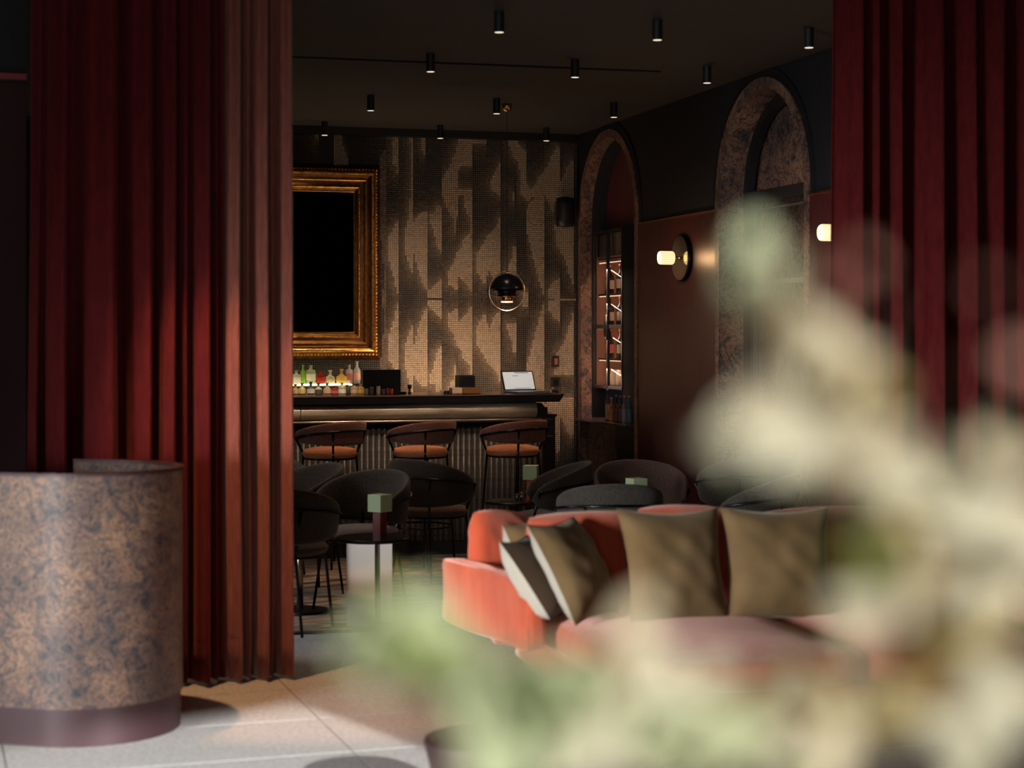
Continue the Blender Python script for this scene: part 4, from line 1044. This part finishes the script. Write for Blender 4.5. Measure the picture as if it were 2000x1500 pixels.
# ------------------------------------------------------------------ wall sconces
shade_m = emit('ribbed_glass', (1, .70, .36), 1.2, (.9, .8, .6))
nt, lk, b = nodes(shade_m); tc = nt.new('ShaderNodeTexCoord'); wv = nt.new('ShaderNodeTexWave'); wv.inputs['Scale'].default_value = 26; wv.bands_direction = 'Z'
lk.new(tc.outputs['Object'], wv.inputs[0]); mr = nt.new('ShaderNodeMapRange'); mr.inputs[3].default_value = .9; mr.inputs[4].default_value = 1.5
lk.new(wv.outputs[0], mr.inputs[0]); lk.new(mr.outputs[0], b.inputs['Emission Strength'])
def sconce(p, label):
    t = thing('wall_sconce', label, 'wall lamp', (XR-.016, p.y, p.z), 0, 'mirror disc sconces on the maroon wall')
    bm = bmesh.new(); lathe(bm, [(.155, 0), (.160, -.006), (.160, -.022), (.152, -.026)], 48, axis='X'); obj('rim_disc', bm, 'darkmetal', t, True)
    bm = bmesh.new(); lathe(bm, [(.150, -.0262), (.150, -.029)], 48, axis='X'); obj('mirror_disc', bm, mat('disc_mirror', (.42, .40, .34), .10, 1), t, False)
    bm = bmesh.new(); lathe(bm, [(.010, -.028), (.010, -.075)], 12, axis='X'); obj('arm', bm, 'brass', t, True)
    bm = bmesh.new()
    prof = [(.020, -.072), (.040, -.075), (.044, -.082), (.044, -.168), (.040, -.175), (.018, -.176)]
    n_ = 36; rows = []
    for r_, x_ in prof:
        rows.append([bm.verts.new((x_, (r_*(1+.035*(k % 2)))*math.cos(2*math.pi*k/n_), (r_*(1+.035*(k % 2)))*math.sin(2*math.pi*k/n_))) for k in range(n_)])
    for a, b_ in zip(rows, rows[1:]):
        for k in range(n_): bm.faces.new((a[k], a[(k+1) % n_], b_[(k+1) % n_], b_[k]))
    obj('glass_shade', bm, shade_m, t, False)
    bm = bmesh.new(); lathe(bm, [(.012, -.170), (.012, -.180)], 12, axis='X'); obj('end_cap', bm, 'brass', t, True)
    l = bpy.data.lights.new('sconce_bulb', 'POINT'); l.energy = 3.0; l.color = (1, .55, .25); l.shadow_soft_size = .03
    lo = bpy.data.objects.new('sconce_bulb', l); C.objects.link(lo); lo.parent = t; lo.location = (-.205, 0, 0)
sconce(onX(1331, 504, XR-.03), 'glowing glass sconce on a round mirror between the two arches')
sconce(onX(1655, 455, XR-.03), 'glowing sconce at the edge of the right curtain, its shade end showing')

# ------------------------------------------------------------------ pendant
zc_p = 12.35; pc = onD(990, 567, zc_p)
pn = thing('pendant_lamp', 'black dome pendant in a brass ring hanging before the mosaic', 'pendant lamp', (pc.x, pc.y, pc.z))
R0 = .118
bm = bmesh.new(); prof = [(R0*.985*math.sin(a), R0*math.cos(a)) for a in [math.radians(v) for v in range(2, 91, 8)]]
for a_, b_ in (((R0*.985, 0.0), 0),): pass
prof = prof+[(R0*.985, 0), (R0*.96, 0)]+[(R0*.955*math.sin(a), R0*.955*math.cos(a)) for a in [math.radians(v) for v in range(88, 0, -12)]]
lathe(bm, prof, 32); obj('dome', bm, mat('black_dome', (.012, .013, .016), .25), pn, True)
bm = bmesh.new(); lathe(bm, [(.066, -.038), (.066, .0), (.060, .01)], 28); obj('upper_cylinder', bm, 'darkmetal', pn, True)
bm = bmesh.new(); lathe(bm, [(.078, -.046), (.078, -.040)], 28); obj('diffuser_disc', bm, 'copper', pn, True)
bm = bmesh.new(); lathe(bm, [(.040, -.078), (.042, -.046)], 24); obj('lower_cylinder', bm, 'brass', pn, True)
bm = bmesh.new(); lathe(bm, [(.041, -.085), (.041, -.078)], 24); obj('light_disc', bm, emit('pendant_glow', (1, .72, .5), 1.3), pn, True)
ca_, sa_ = math.cos(-TH), math.sin(-TH)
bm = bmesh.new(); tube(bm, [((R0+.005)*math.cos(a)*ca_, (R0+.005)*math.cos(a)*sa_, -.006+(R0+.008)*1.10*math.sin(a)) for a in [2*math.pi*k/48 for k in range(48)]], .0048, 8, True); obj('ring', bm, 'copper', pn, True)
bm = bmesh.new()
for s_ in (-1, 1): tube(bm, [(s_*R0*.98*ca_, s_*R0*.98*sa_, .004), (s_*(R0+.016)*ca_, s_*(R0+.016)*sa_, .004)], .004, 8)
obj('pivot', bm, 'brass', pn, True)
bm = bmesh.new(); tube(bm, [(0, 0, R0+.01), (0, 0, HC-pc.z-.02)], .0022, 6); obj('cord', bm, 'blackpaint', pn)
bm = bmesh.new(); lathe(bm, [(.010, R0+.02), (.012, R0+.005), (.014, R0-.002)], 12); obj('cord_grip', bm, 'brass', pn, True)
bm = bmesh.new(); lathe(bm, [(.006, HC-pc.z-.055), (.026, HC-pc.z-.045), (.036, HC-pc.z-.02), (.036, HC-pc.z)], 24); obj('ceiling_cup', bm, 'brass', pn, True)
l = bpy.data.lights.new('pendant_bulb', 'POINT'); l.energy = 4; l.color = WARM2; l.shadow_soft_size = .03
lo = bpy.data.objects.new('pendant_bulb', l); C.objects.link(lo); lo.parent = pn; lo.location = (0, 0, -.11)

# ------------------------------------------------------------------ ceiling spots
SP = [(975,63),(1284,78),(1580,93),(841,140),(1123,151),(1381,162),(724,216),(970,222),(1199,229),(634,264),(860,270),(1067,275)]
rn = ['first row nearest the viewer', 'second row', 'third row', 'row at the mosaic wall']; pn_ = ['left', 'middle', 'right']
spot_face = emit('spot_lens', (1, .86, .70), .85)
for k, (px, py) in enumerate(SP):
    zc_s = (HC-.102-CZ)*F/(HZ-py); p = onD(px, py, zc_s)
    t = thing('ceiling_spot', 'black cylinder ceiling spot, %s of the %s' % (pn_[k % 3], rn[k//3]), 'ceiling light', (p.x, p.y, HC), 0, 'black cylinder spots on the ceiling')
    obj('spot_body', lathe(bmesh.new(), [(.024, 0), (.025, -.002), (.025, -.099), (.0235, -.102)], 20), 'blackpaint', t, False)
    obj('spot_lens', lathe(bmesh.new(), [(.0225, -.1022), (.0225, -.1035)], 20), spot_face, t)

# ------------------------------------------------------------------ warm light of the lounge, partly from added spots
def spot(loc_, tgt, pw, col_, size=60, blend=.6, rad=.04, **kw):
    return light('spot_light', 'SPOT', loc_, tgt, pw, col_, spot_size=math.radians(size), spot_blend=blend, shadow_soft_size=rad, **kw)
for px, pw in ((645, 62), (822, 62), (1001, 62)):
    x_, y_ = W((px-1000)/F*11.2, 11.2); spot((x_+.15, y_+.05, HC-.12), (x_, y_, .7), pw, (1, .58, .30), 34, .8)
# wash over the mosaic: from the row at the wall and from below
for x_ in (1.5, 2.3, 3.1):
    spot((x_, YB-1.3, HC-.12), (x_+.05, YB, .9), 23, (1, .76, .56), 78, .9, .05)
light('counter_wash', 'AREA', (2.6, YB-.55, 1.0), (2.6, YB, 1.7), 18, (1, .68, .44), shape='RECTANGLE', size=2.6, size_y=.12)
for x_ in (1.3, 2.1, 2.9):
    spot((x_, YBAR-1.5, HC-.12), (x_, YBAR, .98), 125, (1, .74, .52), 26, .9, .03)  # added spots that brighten the bar front
spot((1.9, YB-1.0, HC-.12), (1.95, YB, 2.1), 75, (1, .70, .40), 62, .8, .04)  # added spot to brighten the gilded frame
spot((1.9, 10.9, HC-.12), (2.02, 12.0, ZB+.06), 150, (1, .80, .58), 22, .8, .03)  # added spot on the front row of bottles
spot((1.1, 9.4, HC-.12), (1.1, 9.5, 0), 55, (1, .70, .46), 84, .9, .04)  # added spot to warm the carpet and chair rims
spot((2.5, 10.1, HC-.12), (2.5, 10.2, 0), 45, (1, .70, .46), 84, .9, .04)  # second added carpet spot
spot((3.35, 9.5, HC-.12), (4.65, 10.1, 1.7), 26, (1, .72, .5), 64, .9, .04)  # added spot to lift the burl in the large arch
spot((pc.x-.25, pc.y-.75, HC-.12), (pc.x, pc.y, pc.z+.05), 10, (1, .75, .55), 30, .9, .03)  # added spot for a highlight on the pendant dome
light('ledge_strip', 'AREA', (2.2, YBAR+.055, .868), (2.2, YBAR+.075, .2), .5, (1, .74, .52), shape='RECTANGLE', size=3.0, size_y=.02)

# ------------------------------------------------------------------ leafy plant close to the viewer, far out of focus
vx, vy = W(.17, .95)
pln = thing('plinth', 'dark plinth under the vase close to the viewer', 'plinth', (vx, vy, 0))
obj('plinth_body', B((0, 0, .44), (.34, .34, .86), 0, .004), 'blackpaint', pln); obj('plinth_top', B((0, 0, .88), (.36, .36, .02), 0, .003), 'maroonmetal', pln)
vase = thing('vase', 'dark round vase holding the blurred pale leaves', 'vase', (vx, vy, .89))
obj('vase_body', lathe(bmesh.new(), [(.05, 0), (.085, .05), (.09, .11), (.06, .19), (.04, .22), (.045, .235), (.038, .235), (.034, .20)], 28), 'maroonmetal', vase, True)
plant = thing('leafy_plant', 'big out-of-focus plant with pale green and cream leaves filling the lower right', 'plant', (vx, vy, 1.10))
def leafmat(name, c):
    c = tuple(v*.82 for v in c)
    m = mat(name, c, .55, 0, Specular_IOR_Level=.3); nt, lk, b = nodes(m)
    tr = nt.new('ShaderNodeBsdfTranslucent'); tr.inputs[0].default_value = (*c, 1); mx = nt.new('ShaderNodeMixShader'); mx.inputs[0].default_value = .35
    out = nt['Material Output']; lk.new(b.outputs[0], mx.inputs[1]); lk.new(tr.outputs[0], mx.inputs[2]); lk.new(mx.outputs[0], out.inputs[0]); return m
LF = {'g': leafmat('mint_leaf', (.58, .64, .38)), 'y': leafmat('lime_leaf', (.36, .44, .10)), 'c': leafmat('cream_leaf', (.70, .60, .40)), 'w': leafmat('pale_leaf', (.68, .64, .46)), 'o': leafmat('olive_leaf', (.36, .27, .10)), 'p': leafmat('pink_leaf', (.50, .24, .18)), 'd': leafmat('deep_leaf', (.16, .26, .05))}
def leaf_mesh(L, Wd, seed):
    bm = bmesh.new(); n_ = 6; rows = []
    for i in range(n_+1):
        t = i/n_; w_ = Wd/2*math.sin(math.pi*min(max(t, .02), .985)**.8)**.8
        zc_ = -.25*L*t*t*(.5+.5*(seed % 3)/2)
        rows.append([bm.verts.new((-w_, t*L, zc_+w_*.25)), bm.verts.new((0, t*L, zc_)), bm.verts.new((w_, t*L, zc_+w_*.25))])
    for a, b_ in zip(rows, rows[1:]):
        for k in range(2): bm.faces.new((a[k], a[k+1], b_[k+1], b_[k]))
    me = bpy.data.meshes.new('leaf'); bm.to_mesh(me); bm.free(); return me
LM2 = {}
rl = random.Random(11)
# (pixel x, pixel y, spread px, distance, leaves, kinds, leaf length m)
CL = [
 (1478, 470, 14, .78, 2, 'cg', .030), (1495, 540, 26, .78, 4, 'cgw', .036), (1530, 610, 34, .78, 5, 'cc', .036), (1600, 690, 48, .80, 7, 'cwc', .042),
 (1655, 760, 50, .80, 6, 'co', .042), (1425, 840, 30, .72, 3, 'wcg', .036), (1500, 800, 34, .75, 4, 'wc', .036), (1590, 870, 44, .78, 6, 'wwc', .042), (1560, 930, 24, .78, 2, 'w', .034),
 (1690, 870, 46, .80, 6, 'ccw', .044), (1760, 950, 60, .82, 8, 'ccw', .048), (1860, 1000, 72, .85, 9, 'cwo', .052), (1960, 900, 44, .85, 5, 'cw', .044),
 (1700, 1060, 42, .82, 5, 'wyg', .044), (1640, 1100, 18, .82, 1, 'y', .030), (1790, 1130, 72, .85, 8, 'cwo', .052), (1900, 1180, 80, .88, 9, 'cwo', .055), (1980, 1040, 50, .86, 5, 'cwo', .05),
 (1960, 1330, 76, .88, 8, 'wwc', .055), (1880, 1440, 60, .88, 4, 'wo', .05), (1790, 1270, 34, .88, 2, 'oy', .04), 
 (1545, 1340, 20, .85, 2, 'wc', .040), (1500, 1400, 44, .85, 5, 'wyc', .044), (1400, 1400, 58, .85, 7, 'gwc', .048), (1290, 1420, 66, .85, 8, 'gwc', .05), (1590, 1470, 50, .85, 5, 'wyc', .046),
 (1180, 1400, 62, .85, 8, 'gwg', .05), (1250, 1300, 34, .82, 3, 'cw', .042), (1245, 1200, 14, .80, 1, 'c', .036), (1060, 1430, 62, .85, 8, 'gyg', .05), (960, 1380, 54, .85, 7, 'gyg', .05),
 (1130, 1325, 46, .83, 5, 'gcg', .046), (985, 1335, 50, .83, 7, 'gg', .048), (868, 1305, 50, .82, 7, 'ggy', .048), (790, 1240, 48, .80, 6, 'ggy', .046), (720, 1240, 26, .80, 2, 'gy', .038), (800, 1180, 24, .80, 2, 'gy', .040),
 (850, 1210, 24, .80, 2, 'g', .04), (1030, 1370, 20, .80, 1, 'd', .03), (1270, 1450, 24, .8, 1, 'd', .03),
 (1700, 500, 24, .70, 1, 'p', .012), (1740, 620, 26, .70, 1, 'p', .012), (1860, 730, 10, .72, 1, 'p', .014), (1950, 560, 30, .70, 2, 'p', .014), (1640, 560, 20, .74, 1, 'p', .013), (1990, 700, 10, .72, 1, 'p', .02), (1340, 880, 24, .74, 1, 'p', .013),
 (1690, 1250, 30, .85, 2, 'pc', .034), (1640, 1390, 34, .87, 3, 'wo', .045), (1750, 1380, 56, .87, 6, 'cwo', .05), (1690, 1180, 26, .85, 2, 'cw', .04), (1150, 1350, 44, .84, 5, 'gcw', .048), (1290, 1360, 36, .84, 4, 'cw', .045), (900, 1380, 50, .84, 6, 'gcg', .048), (760, 1290, 34, .82, 4, 'gg', .044), (1000, 1470, 60, .84, 6, 'gwg', .05), (1130, 1470, 50, .84, 5, 'wg', .05), (1420, 1470, 60, .85, 6, 'cwg', .05), (1640, 1420, 30, .9, 1, 'p', .03),
]
st = bmesh.new()
for (px, py, sp_, d_, n_, kinds, L) in CL:
    if L > .02: L = L*.74; n_ = int(round(n_*1.15))+1 if n_ > 1 else 1; L *= 1.12
    c0 = onD(px, py, d_)
    c1 = Vector((vx, vy, 1.10)); mid = (c0+c1)/2+Vector((0, .02, .05))
    if n_ > 7: tube(st, [c1-Vector((vx, vy, 1.10)), (c1*.6+mid*.4)-Vector((vx, vy, 1.10)), mid-Vector((vx, vy, 1.10)), c0-Vector((vx, vy, 1.10))], .0008, 5)
    for k in range(n_):
        a = rl.random()*6.283; r_ = math.sqrt(rl.random())*sp_
        p = onD(px+r_*math.cos(a), py+r_*math.sin(a), d_+rl.uniform(-.05, .05))
        key = (kinds[k % len(kinds)], round(L, 3), k % 3)
        if key not in LM2:
            me = leaf_mesh(L, L*.58, k); me.materials.append(LF[key[0]]); LM2[key] = me
        o = obj('leaf', LM2[key], None, plant)
        dirv = Vector((rl.uniform(-1, 1), rl.uniform(-.6, .6), rl.uniform(-.8, .6))).normalized()
        q = dirv.to_track_quat('Y', 'Z'); o.rotation_mode = 'QUATERNION'
        tw = Matrix.Rotation(rl.uniform(-1.2, 1.2)+1.1, 3, 'Y').to_quaternion()
        o.rotation_quaternion = q @ tw
        o.location = p-Vector((vx, vy, 1.10))-dirv*L*.5
obj('stems', st, LF['o'], plant)
